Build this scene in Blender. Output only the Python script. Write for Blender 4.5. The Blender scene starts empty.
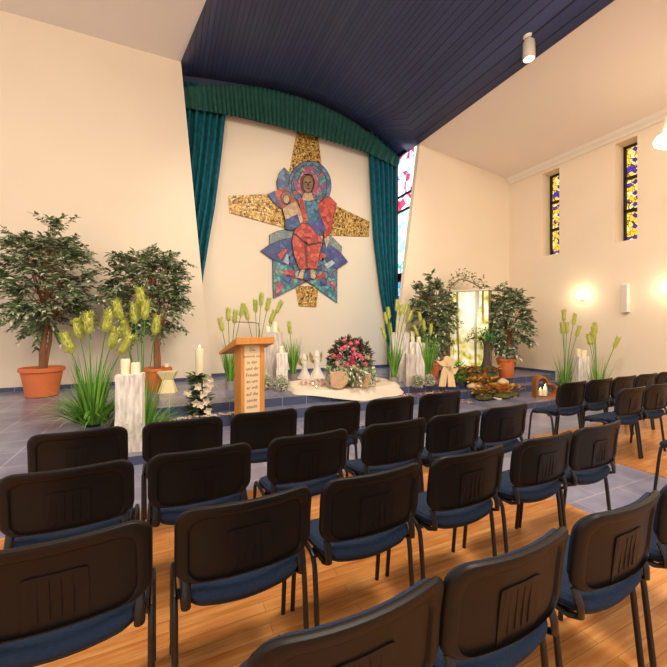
import bpy, bmesh, math, random
from mathutils import Vector, Matrix
random.seed(7)
C = bpy.context.scene.collection
pi = math.pi
# ---------------------------------------------------------------- camera model
TH, F, CX, H, E = .433, 355.0, 333.5, 327.0, 1.47
def ray(u, v):
    x = (u - CX) / F
    return Vector((x*math.cos(TH) + math.sin(TH), -x*math.sin(TH) + math.cos(TH), -(v - H)/F))
EYE = Vector((0, 0, E))
def G(u, v, z): d = ray(u, v); return EYE + d*((z - E)/d.z)        # meets a level plane
def PT(u, v, t): d = ray(u, v); return EYE + d*(t/d.y)             # meets a wall y = t
def PS(u, v, s): d = ray(u, v); return EYE + d*(s/d.x)             # meets a wall x = s
def PD(u, v, Y): return EYE + ray(u, v)*Y
def ground(u, Y, z): p = PD(u, H, Y); return Vector((p.x, p.y, z))
Z1, Z2, Z3 = .10, .24, .37                                         # plinth, step, platform
T1, T2, T3 = 4.3, 5.08, 5.36
# ---------------------------------------------------------------- materials
def lin(h):
    h = h.lstrip('#'); c = [int(h[i:i+2], 16)/255 for i in (0, 2, 4)]
    return tuple(x/12.92 if x <= .04045 else ((x+.055)/1.055)**2.4 for x in c) + (1,)
MATS = {}
def mat(name, col, rough=.6, var=.08, scale=8, metal=0, bump=0, emit=None, es=0, spec=.5, stretch=(1, 1, 1), trans=0):
    if name in MATS: return MATS[name]
    m = bpy.data.materials.new(name); m.use_nodes = True
    nt = m.node_tree; b = nt.nodes['Principled BSDF']
    c = lin(col) if isinstance(col, str) else tuple(col) + (1,)
    b.inputs['Roughness'].default_value = rough; b.inputs['Metallic'].default_value = metal
    b.inputs['Specular IOR Level'].default_value = spec
    tc = nt.nodes.new('ShaderNodeTexCoord'); mp = nt.nodes.new('ShaderNodeMapping')
    mp.inputs['Scale'].default_value = stretch
    nz = nt.nodes.new('ShaderNodeTexNoise'); nz.inputs['Scale'].default_value = scale; nz.inputs['Detail'].default_value = 4
    nt.links.new(tc.outputs['Object'], mp.inputs['Vector']); nt.links.new(mp.outputs['Vector'], nz.inputs['Vector'])
    rp = nt.nodes.new('ShaderNodeValToRGB')
    rp.color_ramp.elements[0].position = .3; rp.color_ramp.elements[1].position = .7
    rp.color_ramp.elements[0].color = tuple(x*(1-var) for x in c[:3]) + (1,)
    rp.color_ramp.elements[1].color = tuple(min(1, x*(1+var)) for x in c[:3]) + (1,)
    nt.links.new(nz.outputs['Fac'], rp.inputs['Fac']); nt.links.new(rp.outputs['Color'], b.inputs['Base Color'])
    if bump:
        bp = nt.nodes.new('ShaderNodeBump'); bp.inputs['Strength'].default_value = bump; bp.inputs['Distance'].default_value = .01
        nt.links.new(nz.outputs['Fac'], bp.inputs['Height']); nt.links.new(bp.outputs['Normal'], b.inputs['Normal'])
    if emit:
        b.inputs['Emission Color'].default_value = lin(emit); b.inputs['Emission Strength'].default_value = es
    if trans: b.inputs['Transmission Weight'].default_value = trans
    MATS[name] = m
    return m
def nodes_of(name, rough=.5):
    m = bpy.data.materials.new(name); m.use_nodes = True; nt = m.node_tree
    b = nt.nodes['Principled BSDF']; b.inputs['Roughness'].default_value = rough
    tc = nt.nodes.new('ShaderNodeTexCoord')
    return m, nt, b, tc
def ramp(nt, fac, stops, interp='LINEAR'):
    r = nt.nodes.new('ShaderNodeValToRGB'); cr = r.color_ramp; cr.interpolation = interp
    while len(cr.elements) < len(stops): cr.elements.new(.5)
    for e, (p, c) in zip(cr.elements, stops): e.position = p; e.color = lin(c) if isinstance(c, str) else c
    nt.links.new(fac, r.inputs['Fac']); return r.outputs['Color']
def mix(nt, fac, a, b, mode='MIX'):
    n = nt.nodes.new('ShaderNodeMix'); n.data_type = 'RGBA'; n.blend_type = mode
    for s, v in ((n.inputs[0], fac), (n.inputs[6], a), (n.inputs[7], b)):
        if hasattr(v, 'links'): nt.links.new(v, s)
        else: s.default_value = v
    return n.outputs[2]
def bricks(name, c1, c2, mortar, w, h, gap, rough, rotz=0, grain=0, offset=.5, spec=.5, bumpy=.3, noise_c=None):
    m, nt, b, tc = nodes_of(name, rough); b.inputs['Specular IOR Level'].default_value = spec
    mp = nt.nodes.new('ShaderNodeMapping'); mp.inputs['Rotation'].default_value = (0, 0, rotz)
    nt.links.new(tc.outputs['Object'], mp.inputs['Vector'])
    br = nt.nodes.new('ShaderNodeTexBrick'); nt.links.new(mp.outputs['Vector'], br.inputs['Vector'])
    br.offset = offset
    for k, v in (('Color1', lin(c1)), ('Color2', lin(c2)), ('Mortar', lin(mortar))): br.inputs[k].default_value = v
    br.inputs['Scale'].default_value = 1; br.inputs['Mortar Size'].default_value = gap; br.inputs['Bias'].default_value = 0
    br.inputs['Brick Width'].default_value = w; br.inputs['Row Height'].default_value = h
    mp2 = nt.nodes.new('ShaderNodeMapping'); mp2.inputs['Scale'].default_value = (2, 22, 1) if grain else (2.5, 2.5, 2.5)
    nt.links.new(mp.outputs['Vector'], mp2.inputs['Vector'])
    nz = nt.nodes.new('ShaderNodeTexNoise'); nz.inputs['Scale'].default_value = 1.6; nz.inputs['Detail'].default_value = 6
    nt.links.new(mp2.outputs['Vector'], nz.inputs['Vector'])
    g = ramp(nt, nz.outputs['Fac'], [(.25, noise_c or '#9a9a9a'), (.75, '#ffffff')])
    nt.links.new(mix(nt, 1.0 if grain else .7, br.outputs['Color'], g, 'MULTIPLY'), b.inputs['Base Color'])
    bp = nt.nodes.new('ShaderNodeBump'); bp.inputs['Strength'].default_value = bumpy; bp.inputs['Distance'].default_value = .004
    nt.links.new(br.outputs['Fac'], bp.inputs['Height']); bp.invert = True
    nt.links.new(bp.outputs['Normal'], b.inputs['Normal'])
    MATS[name] = m; return m
def tessera(name, cols, scale=26, lead='#15120f', lw=.05, rough=.4, metal=0, emit=0):
    """small irregular set pieces in several colours with dark joints"""
    if name in MATS: return MATS[name]
    m, nt, b, tc = nodes_of(name, rough); b.inputs['Metallic'].default_value = metal
    v1 = nt.nodes.new('ShaderNodeTexVoronoi'); v1.inputs['Scale'].default_value = scale
    v2 = nt.nodes.new('ShaderNodeTexVoronoi'); v2.feature = 'DISTANCE_TO_EDGE'; v2.inputs['Scale'].default_value = scale
    for v in (v1, v2): nt.links.new(tc.outputs['Object'], v.inputs['Vector'])
    sp = nt.nodes.new('ShaderNodeSeparateColor'); nt.links.new(v1.outputs['Color'], sp.inputs['Color'])
    n = len(cols); c = ramp(nt, sp.outputs['Red'], [(i/n, x) for i, x in enumerate(cols)], 'CONSTANT')
    e = ramp(nt, v2.outputs['Distance'], [(lw*.6, (0, 0, 0, 1)), (lw, (1, 1, 1, 1))])
    out = mix(nt, e, lin(lead), c)
    nt.links.new(out, b.inputs['Base Color'])
    if emit:
        nt.links.new(out, b.inputs['Emission Color']); b.inputs['Emission Strength'].default_value = emit
    MATS[name] = m; return m
# ---------------------------------------------------------------- mesh builder
class M:
    def __init__(s): s.v = []; s.f = []; s.i = []
    def add(s, vs, fs, mi=0):
        o = len(s.v); s.v += [tuple(p) for p in vs]; s.f += [tuple(o+k for k in f) for f in fs]; s.i += [mi]*len(fs); return s
    def box(s, c, d, rz=0, mi=0, taper=1.0, rot=None):
        r = rot or Matrix.Rotation(rz, 3, 'Z'); c = Vector(c); P = []
        for z in (-1, 1):
            k = taper if z > 0 else 1
            for x, y in ((-1, -1), (1, -1), (1, 1), (-1, 1)): P.append(c + r @ Vector((x*d[0]/2*k, y*d[1]/2*k, z*d[2]/2)))
        return s.add(P, [(3, 2, 1, 0), (4, 5, 6, 7), (0, 1, 5, 4), (1, 2, 6, 5), (2, 3, 7, 6), (3, 0, 4, 7)], mi)
    def tube(s, pts, rad, n=8, mi=0, flat=None):
        pts = [Vector(p) for p in pts]; N = len(pts)
        rad = rad if isinstance(rad, (list, tuple)) else [rad]*N
        P = []; up = None
        for k, p in enumerate(pts):
            t = (pts[min(k+1, N-1)] - pts[max(k-1, 0)]).normalized()
            if up is None:
                up = Vector((1, 0, 0)) if abs(t.x) < .9 else Vector((0, 1, 0))
            a = (up - t*up.dot(t)).normalized(); b = t.cross(a); up = a
            fl = flat or 1
            for j in range(n):
                w = 2*pi*j/n; P.append(p + (a*math.cos(w)*fl + b*math.sin(w))*rad[k])
        Fs = [(k*n+j, k*n+(j+1) % n, (k+1)*n+(j+1) % n, (k+1)*n+j) for k in range(N-1) for j in range(n)]
        Fs += [tuple(range(n-1, -1, -1)), tuple((N-1)*n+j for j in range(n))]
        return s.add(P, Fs, mi)
    def lathe(s, prof, n=24, c=(0, 0, 0), mi=0, wob=0):
        c = Vector(c); P = []
        for r, z in prof:
            for j in range(n):
                w = 2*pi*j/n; rr_ = r*(1 + wob*math.sin(w*5+z*9)); P.append(c + Vector((rr_*math.cos(w), rr_*math.sin(w), z)))
        N = len(prof)
        Fs = [(k*n+j, k*n+(j+1) % n, (k+1)*n+(j+1) % n, (k+1)*n+j) for k in range(N-1) for j in range(n)]
        Fs += [tuple(range(n-1, -1, -1)), tuple((N-1)*n+j for j in range(n))]
        return s.add(P, Fs, mi)
    def prism(s, poly, off, mi=0):
        off = Vector(off); n = len(poly); A = [Vector(p) for p in poly]
        Fs = [tuple(range(n)), tuple(range(2*n-1, n-1, -1))] + [(j, j+n, (j+1) % n+n, (j+1) % n) for j in range(n)]
        return s.add(A + [p+off for p in A], Fs, mi)
    def leaf(s, p, d, up, L, W, mi=0, fold=.25):
        p = Vector(p); d = Vector(d).normalized(); sd = d.cross(Vector(up))
        if sd.length < 1e-3: sd = Vector((1, 0, 0))
        sd.normalize(); nn = sd.cross(d)
        m_ = p + d*L*.45
        return s.add([p, m_ + sd*W/2 + nn*W*fold, p + d*L, m_ - sd*W/2 + nn*W*fold, m_], [(0, 4, 2, 1), (0, 3, 2, 4)], mi)
    def blade(s, p, d, L, W, droop, mi=0, n=5):
        p = Vector(p); d = Vector(d).normalized(); sd = d.cross(Vector((0, 0, 1)))
        if sd.length < 1e-3: sd = Vector((1, 0, 0))
        sd.normalize(); P = []
        q = p.copy()
        for k in range(n+1):
            w = W*(1 - (k/n)**1.6)*.5 + .0008
            P += [q - sd*w, q + sd*w]
            d = (d + Vector((d.x*.5, d.y*.5, -1))*droop/n).normalized(); q = q + d*L/n
        return s.add(P, [(2*k, 2*k+1, 2*k+3, 2*k+2) for k in range(n)], mi)
    def blob(s, c, r, seed=0, amp=.15, seg=10, mi=0, sq=(1, 1, 1)):
        rnd = random.Random(seed); c = Vector(c); ph = [rnd.uniform(0, 6) for _ in range(6)]
        P = []; R_ = seg//2 + 1
        for i in range(R_+1):
            a = pi*i/R_
            for j in range(seg):
                w = 2*pi*j/seg
                k = r*(1 + amp*(math.sin(2*w+ph[0]+a)+math.sin(3*w+ph[1])*math.sin(a*2+ph[2])+math.cos(a*3+ph[3]))*.5)
                P.append(c + Vector((k*sq[0]*math.sin(a)*math.cos(w), k*sq[1]*math.sin(a)*math.sin(w), k*sq[2]*math.cos(a))))
        return s.add(P, [(i*seg+j, (i+1)*seg+j, (i+1)*seg+(j+1) % seg, i*seg+(j+1) % seg) for i in range(R_) for j in range(seg)], mi)
    def build(s, name, m, parent=None, smooth=True, bevel=0, loc=None, recalc=True, solid=0):
        me = bpy.data.meshes.new(name); me.from_pydata(s.v, [], s.f)
        for x in (m if isinstance(m, (list, tuple)) else [m]): me.materials.append(x)
        for p, k in zip(me.polygons, s.i): p.material_index = k
        if recalc:
            bm = bmesh.new(); bm.from_mesh(me); bmesh.ops.remove_doubles(bm, verts=bm.verts, dist=1e-5)
            bmesh.ops.recalc_face_normals(bm, faces=bm.faces); bm.to_mesh(me); bm.free()
        if smooth:
            me.polygons.foreach_set('use_smooth', [True]*len(me.polygons)); me.set_sharp_from_angle(angle=.7)
        o = bpy.data.objects.new(name, me); C.objects.link(o)
        if parent: o.parent = parent
        if loc is not None: o.location = loc
        if bevel:
            b = o.modifiers.new('b', 'BEVEL'); b.width = bevel; b.segments = 2; b.limit_method = 'ANGLE'
        if solid:
            b = o.modifiers.new('s', 'SOLIDIFY'); b.thickness = solid
        return o
def tag(o, label, cat, group=None, kind=None):
    o['label'] = label; o['category'] = cat
    if group: o['group'] = group
    if kind: o['kind'] = kind
    return o
def thing(name, label, cat, loc=(0, 0, 0), rz=0, group=None):
    o = bpy.data.objects.new(name, None); C.objects.link(o); o.empty_display_size = .1
    o.location = loc; o.rotation_euler = (0, 0, rz); return tag(o, label, cat, group)
def struct(o): o['kind'] = 'structure'; return o
def dup(root, loc, rz):
    r = root.copy(); C.objects.link(r); r.location = loc; r.rotation_euler = (0, 0, rz)
    for ch in root.children:
        c = ch.copy(); C.objects.link(c); c.parent = r
        for g in ch.children:
            d = g.copy(); C.objects.link(d); d.parent = c
    return r
# ---------------------------------------------------------------- shared materials
WALL = mat('cream_plaster', '#eedcc2', .85, .015, 1.2, spec=.2)
CEIL = mat('cream_ceiling', '#f5ece4', .9, .01, 1, spec=.2)
WHITEW = mat('white_paint', '#efe6d6', .6, .02)
def ceiling_boards():
    m, nt, b, tc = nodes_of('navy_boards', .45)
    w = nt.nodes.new('ShaderNodeTexBrick'); mp = nt.nodes.new('ShaderNodeMapping'); mp.inputs['Rotation'].default_value = (0, 0, pi/2)
    nt.links.new(tc.outputs['Object'], mp.inputs['Vector']); nt.links.new(mp.outputs['Vector'], w.inputs['Vector'])
    w.inputs['Scale'].default_value = 1; w.inputs['Brick Width'].default_value = 60; w.inputs['Row Height'].default_value = .09
    w.inputs['Mortar Size'].default_value = .005
    w.inputs['Color1'].default_value = lin('#414869'); w.inputs['Color2'].default_value = lin('#373d5e'); w.inputs['Mortar'].default_value = lin('#1d1f2c')
    nt.links.new(w.outputs['Color'], b.inputs['Base Color'])
    bp = nt.nodes.new('ShaderNodeBump'); bp.invert = True; bp.inputs['Distance'].default_value = .01; bp.inputs['Strength'].default_value = .5
    nt.links.new(w.outputs['Fac'], bp.inputs['Height']); nt.links.new(bp.outputs['Normal'], b.inputs['Normal'])
    return m
NAVYB = ceiling_boards()
NAVYP = mat('navy_paint', '#3d425a', .5, .05)
TILE = bricks('slate_tiles', '#9b9bb0', '#8e8ea5', '#b9b3ba', .62, .31, .006, .3, 0, offset=.5, noise_c='#b0a8b4')
STEPT = bricks('blue_slate_treads', '#9090a6', '#82829a', '#b0acb8', .40, .40, .006, .26, 0, offset=0, noise_c='#a8a4b0')
WOOD = bricks('oak_parquet', '#e2a866', '#d0914f', '#a06e3a', .9, .075, .0015, .30, 0, grain=1, noise_c='#cda173')
def riser_mat():
    m, nt, b, tc = nodes_of('blue_riser_tiles', .35)
    mp = nt.nodes.new('ShaderNodeMapping'); mp.inputs['Rotation'].default_value = (pi/2, 0, 0)
    nt.links.new(tc.outputs['Object'], mp.inputs['Vector'])
    br = nt.nodes.new('ShaderNodeTexBrick'); br.offset = 0; nt.links.new(mp.outputs['Vector'], br.inputs['Vector'])
    br.inputs['Scale'].default_value = 1; br.inputs['Brick Width'].default_value = .4; br.inputs['Row Height'].default_value = 1.0
    br.inputs['Mortar Size'].default_value = .006
    br.inputs['Color1'].default_value = lin('#414a66'); br.inputs['Color2'].default_value = lin('#4c5471'); br.inputs['Mortar'].default_value = lin('#8b8890')
    nt.links.new(br.outputs['Color'], b.inputs['Base Color']); return m
RISER = riser_mat()
BLACKP = mat('black_plastic', '#0e0907', .5, .06, 30, spec=.35)
BLACKM = mat('black_steel', '#15110f', .38, .05, 30)
NAVYF = mat('navy_upholstery', '#243146', .95, .14, 90, bump=.3, spec=.2)
TERRA = mat('terracotta', '#d8733f', .6, .07, 6)
SOIL = mat('dark_soil', '#2d2018', .95, .3, 30, bump=.6)
BARK = mat('ficus_bark', '#8a5c3a', .85, .25, 14, bump=.6, stretch=(1, 1, .3))
LF1 = mat('leaf_dark', '#52683f', .5, .25, 5); LF2 = mat('leaf_mid', '#86986a', .5, .25, 5); LF3 = mat('leaf_pale', '#e0ddc2', .5, .12, 5)
GRN = mat('grass_green', '#4f8a2c', .5, .25, 4); GRN2 = mat('grass_light', '#86b443', .5, .2, 4)
SPIKE = mat('yellow_green_plume', '#bcbf58', .8, .18, 60)
WASH = mat('whitewashed_timber', '#e6d8cb', .85, .32, 7, bump=.5, stretch=(4, 4, .7))
WASHD = mat('grey_weathered_timber', '#c6b7aa', .85, .3, 7, bump=.5, stretch=(4, 4, .7))
WAX = mat('ivory_wax', '#f3e3bd', .5, .03, 6)
FLAME = mat('flame', '#fff0c0', .5, .02, 3, emit='#ffd27a', es=12)
OAK = mat('honey_oak', '#d08a3e', .45, .12, 3, stretch=(9, 9, .8))
SLABW = mat('aged_pale_wood', '#d9ae82', .6, .2, 5)
PALE = mat('pale_birch_wood', '#e6c48f', .6, .1, 4, stretch=(6, 6, .8))
BUTTER = mat('butter_wood', '#f0dfa6', .55, .04, 4)
CERAM = mat('white_ceramic', '#f1e6d2', .3, .03, 5)
ZINC = mat('grey_zinc', '#a8a096', .5, .15, 8, metal=.3)
CLOTH = mat('cream_lace_cloth', '#efdcc4', .9, .06, 40, bump=.2)
GREENV = mat('teal_velvet', '#135a66', .75, .3, 10, spec=.25)
GREENP = mat('green_pleated_velvet', '#2b5a4d', .8, .2, 10, spec=.25)
# ---------------------------------------------------------------- setting
XR = 8.2; TL = 7.8; TC = 8.25; TP = 6.6
m = M(); m.box((0, -1, -.05), (22, 15.4, .1)); o = m.build('floor', TILE, smooth=False); struct(o)          # tiled floor
m = M(); m.box((-2.5, -2.4, .002), (10.98, 11.2, .012)); struct(m.build('floor_wood', WOOD, smooth=False))
m = M(); m.box((4.38+2.5, -2.4, .002), (5.0, 11.2, .012)); struct(m.build('floor_wood', WOOD, smooth=False))
def step(name, x0, x1, t0, t1, z0, z1):
    m = M(); m.box(((x0+x1)/2, (t0+t1)/2, (z0+z1)/2), (x1-x0, t1-t0, z1-z0))
    m.i = [0, 0, 1, 1, 1, 1]
    return struct(m.build(name, [STEPT, RISER], smooth=False))
step('floor_plinth', -.61, 8.2, T1, T2+.03, 0, Z1)
step('floor_step', -.61, 8.2, T2, T3+.03, 0, Z2)
step('floor_platform', -8, 8.2, T3, 8.3, 0, Z3)
step('floor_platform', -8, -.60, 3.35, T3+.01, 0, Z3)
# walls
def wall(name, pts, thick, m=WALL):
    w = M(); w.prism(pts, thick); return struct(w.build(name, m, smooth=False))
a, b_ = PT(181, 62, TL), PT(212.5, 380, TL)
ZL = a.z
wall('wall_left', [(-9, TL, 0), (b_.x+.02, TL, 0), (a.x, TL, ZL), (-9, TL, ZL)], (0, .14, 0))
wall('wall_center', [(-.4, TC, 0), (5.75, TC, 0), (5.75, TC, 6.3), (-.4, TC, 6.3)], (0, .15, 0))
pa = PT(420, 143, TP); pb = PT(403, 290, TP); k = (pb.x-pa.x)/(pb.z-pa.z); xb = pa.x + k*(0-pa.z)
wall('wall_panel', [(xb, TP, 0), (8.35, TP, 0), (8.35, TP, 5.4), (pa.x, TP, 5.72)], (0, .12, 0))
# right wall with two tall niches, from pieces round the openings
WN = [(3.76, 4.135), (5.27, 5.692)]; z0, z1 = 3.18, 5.17
rw = M(); ts = [-4, WN[0][0], WN[0][1], WN[1][0], WN[1][1], 6.75]
for i in range(5):
    t0, t1 = ts[i], ts[i+1]
    if i in (1, 3):
        rw.box((XR+.19, (t0+t1)/2, z0/2), (.38, t1-t0, z0)); rw.box((XR+.19, (t0+t1)/2, (z1+5.5)/2), (.38, t1-t0, 5.5-z1))
    else: rw.box((XR+.19, (t0+t1)/2, 2.75), (.38, t1-t0, 5.5))
struct(rw.build('wall_right', WALL, smooth=False))
# baseboards
m = M(); m.box((-4.2, TL-.01, Z3+.035), (9.7, .02, .07)); struct(m.build('baseboard_left', RISER, smooth=False))
m = M(); m.box((2.9, TC-.01, Z3+.035), (5.6, .02, .07)); struct(m.build('baseboard_center', RISER, smooth=False))
m = M(); m.box((6.5, TP-.01, Z3+.035), (3.4, .02, .07)); struct(m.build('baseboard_panel', RISER, smooth=False))
m = M(); m.box((XR-.01, (T3+TP)/2, Z3+.035), (.02, TP-T3, .07)); struct(m.build('baseboard_right', RISER, smooth=False))
# ceilings
e0 = Vector((.566, 6.053)); e1 = Vector((a.x, TL)); dd = (e0-e1)/(e1.y-e0.y)
ef = e1 + dd*(TL+4)
wall('ceiling_left', [(-9, TL, ZL), (a.x, TL, ZL), (ef.x, -4, ZL-.1), (-9, -4, ZL-.1)], (0, 0, .12), CEIL)
wall('ceiling_right', [(5.235, TP+.1, 5.7), (8.6, TP+.1, 5.33), (8.6, -4, 5.33), (5.235, -4, 5.7)], (0, 0, .12), CEIL)
prof = [(0, 6.84), (.5, 6.93), (1.1, 7.0), (1.9, 7.09), (2.8, 7.12), (3.4, 7.09), (4.0, 6.98), (4.5, 6.84), (5.0, 6.62), (5.3, 6.46), (5.8, 6.2)]
prof2 = [(0, 6.84), (.5, 6.93), (1.1, 7.0), (1.9, 7.09), (2.8, 7.12), (3.4, 7.07), (4.0, 6.88), (4.4, 6.66), (4.75, 6.36), (5.0, 6.06), (5.235, 5.70)]
m = M(); V = []; n = len(prof); xt = lambda t: e1.x + dd.x*(TL-t) - .01
for pr, t, xl in ((prof, 8.3, a.x-.1), (prof, TL, a.x-.01), (prof2, TP, xt(TP)), (prof2, -4, xt(-4))):
    w_ = pr[-1][0]
    for q, z in pr: V.append(Vector((xl + q/w_*(w_-xl), t, z)))
m.add(V, [(r*n+j, r*n+j+1, (r+1)*n+j+1, (r+1)*n+j) for r in range(3) for j in range(n-1)])
struct(m.build('ceiling_vault', NAVYB, solid=.05))
m = M(); m.add([(a.x, TL, ZL), (ef.x, -4, ZL-.1), (ef.x, -4, 7), (a.x, TL, 7)], [(0, 1, 2, 3)]); struct(m.build('ceiling_fascia', NAVYP, smooth=False, solid=.03))
m = M(); m.box((2.8, TC-.03, 6.75), (6.2, .05, 1.0)); struct(m.build('wall_header', NAVYP, smooth=False))
# cornice along the right wall
m = M(); pr = [(0, 0), (-.03, 0), (-.05, .05), (-.10, .09), (-.13, .15), (0, .15)]
m.prism([(XR+x, TP, 5.24+z) for x, z in pr], (0, -10.6, 0)); struct(m.build('trim_1', WHITEW, smooth=False))
# stained glass in the right wall
GLY = tessera('amber_violet_glass', ['#f3dc7a', '#e8c23a', '#f3dc7a', '#f7e7a0', '#f0cf55', '#d99a2a', '#e8c23a', '#4a35a8'], 13, '#1a0f0a', .06, .2, emit=1.0)
LEAD = mat('dark_lead', '#1d1410', .5, .1, 20)
VIO = mat('violet_glass', '#4a35a8', .2, .1, 9, emit='#4a35a8', es=.5)
def slit(idx, t0, t1):
    w = bpy.data.objects.new('window_%d' % idx, None); C.objects.link(w); w.location = (XR+.32, (t0+t1)/2, (z0+z1)/2); w['kind'] = 'structure'
    hw, hh = (t1-t0)/2, (z1-z0)/2
    m = M(); m.box((.03, 0, 0), (.02, hw*2, hh*2)); m.build('glass', GLY, w, smooth=False)
    m = M()
    for s in (-1, 1):
        m.box((0, s*(hw-.02), 0), (.05, .045, hh*2)); m.box((0, 0, s*(hh-.02)), (.05, hw*2, .05))
    for q in (-.34, .33): m.box((0, 0, q*hh), (.05, hw*2, .06))
    m.build('window_frame', LEAD, w, smooth=False)
    m = M()
    for i in range(9):
        z = hh*(-.9+i*.225); m.prism([(.0, -.05, z), (.0, 0, z+.05), (.0, .05, z), (.0, 0, z-.05)], (.02, 0, 0))
    m.build('violet_diamond', VIO, w, smooth=False)
    return w
slit(1, *WN[0]); slit(2, *WN[1])
# tall daylight window in the slot behind the right curtain
XW = 5.74
w3 = bpy.data.objects.new('window_3', None); C.objects.link(w3); w3.location = (XW, 7.45, 3.2); w3['kind'] = 'structure'
pan = [(5.03, 6.2, ['#ffffff', '#dfe6ff', '#f6c8da', '#ffffff', '#d83a5e', '#9fb8e8', '#ffffff'], 2.0), (4.62, 5.03, ['#ffffff', '#e04a6a', '#fbe3ea', '#c7d4f4', '#ffffff', '#c22c50'], 2.0),
       (2.95, 4.62, ['#ffffff', '#bfeee8', '#58c4c0', '#e8f6ff', '#9ad8e8', '#ffffff'], 1.9), (2.7, 2.95, ['#8c2a5a', '#2a4a7a', '#b0305a'], 1.0),
       (.4, 2.7, ['#2aa0d8', '#5cc4ea', '#1c6cc0', '#9fe0f4', '#2a50b0'], 1.3)]
for i, (a0, a1, cols, es) in enumerate(pan):
    m = M(); m.box((.03, 0, (a0+a1)/2-3.2), (.02, 1.55, a1-a0)); m.build('pane', tessera('day_glass_%d' % i, cols, 5.5, '#203040', .03, .2, emit=es), w3, smooth=False)
m = M()
for z in (5.03, 4.62, 2.83, .45, 6.15): m.box((0, 0, z-3.2), (.05, 1.55, .05 if z != 2.83 else .2))
for t in (-.76, .76): m.box((0, t, 0), (.05, .05, 5.8))
m.build('window_frame', LEAD, w3, smooth=False)
m = M(); m.box((XW+.1, 7.45, .2), (.2, 1.6, .4)); struct(m.build('wall_slot', WALL, smooth=False))
# ---------------------------------------------------------------- curtains
def drape(name, label, left, right, t, folds, amp, m_, cat='curtain', nz=26, nx=150):
    """cloth between two edge curves given as (x, z) from top to bottom"""
    def at(c, q):
        k = q*(len(c)-1); i = min(int(k), len(c)-2); f = k-i
        return c[i][0]*(1-f)+c[i+1][0]*f, c[i][1]*(1-f)+c[i+1][1]*f
    P = []
    for i in range(nz+1):
        q = i/nz; l, r = at(left, q), at(right, q)
        for j in range(nx+1):
            p = j/nx
            y = t + amp*math.sin(p*folds*2*pi+.6*math.sin(q*4+p*7))*(.8+.2*math.sin(p*23))
            P.append((l[0]+(r[0]-l[0])*p, y, l[1]+(r[1]-l[1])*p))
    mm = M(); w = nx+1
    mm.add(P, [(i*w+j, i*w+j+1, (i+1)*w+j+1, (i+1)*w+j) for i in range(nz) for j in range(nx)])
    return tag(mm.build(name, m_, solid=.008), label, cat)
X = lambda u, v, t: (PT(u, v, t).x, PT(u, v, t).z)
tc_ = 8.13
R_ = [X(u, v, tc_) for u, v in ((226, 92), (225.5, 114), (222, 150), (215, 205), (208, 245), (203, 276), (199, 310))]
drape('curtain', 'teal velvet curtain at the left end of the altar recess, tapering as it falls', [(x-1.0+.03*i, z) for i, (x, z) in enumerate(R_)], R_, tc_, 7, .06, GREENV, nx=120)
L_ = [X(u, v, tc_) for u, v in ((369, 130), (369, 154), (371, 190), (374, 240), (380, 290), (386, 325), (388, 352), (388, 366))]
R_ = [X(u, v, tc_) for u, v in ((398, 150), (397.5, 166), (398, 195), (398.5, 240), (400.5, 290), (402, 325), (401, 352), (400, 362))]
R_ = [(min(x, 5.68), max(z, .4)) for x, z in R_]; L_ = [(x, max(z, .4)) for x, z in L_]
drape('curtain', 'teal velvet curtain hanging beside the bright stained glass slot, right end of the recess', L_, R_, tc_, 6, .06, GREENV, nx=120)
top = [(183.6, 87.4), (203, 85.2), (223, 84.7), (241, 85.3), (259, 87.4), (279, 91.5), (299, 97.3), (318, 104), (338, 113), (357, 124), (378, 139), (400, 158)]
bot = [(185.4, 109), (205, 112), (225, 115), (243, 118.5), (261, 122.5), (279, 127), (297, 132), (315, 137), (333, 142.5), (352, 148.5), (369, 154), (397.5, 168)]
nx, nz = 260, 8; P = []; tp_ = 8.03
T_ = [X(u, v, tp_) for u, v in top]; B_ = [X(u, v, tp_) for u, v in bot]
T_[0] = (T_[0][0]-.25, T_[0][1]-.08); B_[0] = (B_[0][0]-.25, B_[0][1])
for i in range(nz+1):
    q = i/nz
    for j in range(nx+1):
        k = j/nx*(len(T_)-1); ii = min(int(k), len(T_)-2); f = k-ii
        tx, tz = [T_[ii][c]*(1-f)+T_[ii+1][c]*f for c in (0, 1)]; bx, bz = [B_[ii][c]*(1-f)+B_[ii+1][c]*f for c in (0, 1)]
        y = tp_ + .04*(.45+.55*q)*math.sin(j/nx*48*2*pi) - .02*q
        P.append((tx+(bx-tx)*q, y, tz+(bz-tz)*q + (.012*math.sin(j/nx*48*2*pi) if i == nz else 0)))
m = M(); w = nx+1
m.add(P, [(i*w+j, i*w+j+1, (i+1)*w+j+1, (i+1)*w+j) for i in range(nz) for j in range(nx)])
tag(m.build('pelmet', GREENP, solid=.008), 'arched green pleated pelmet under the navy ceiling, above both curtains', 'pelmet')
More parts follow.
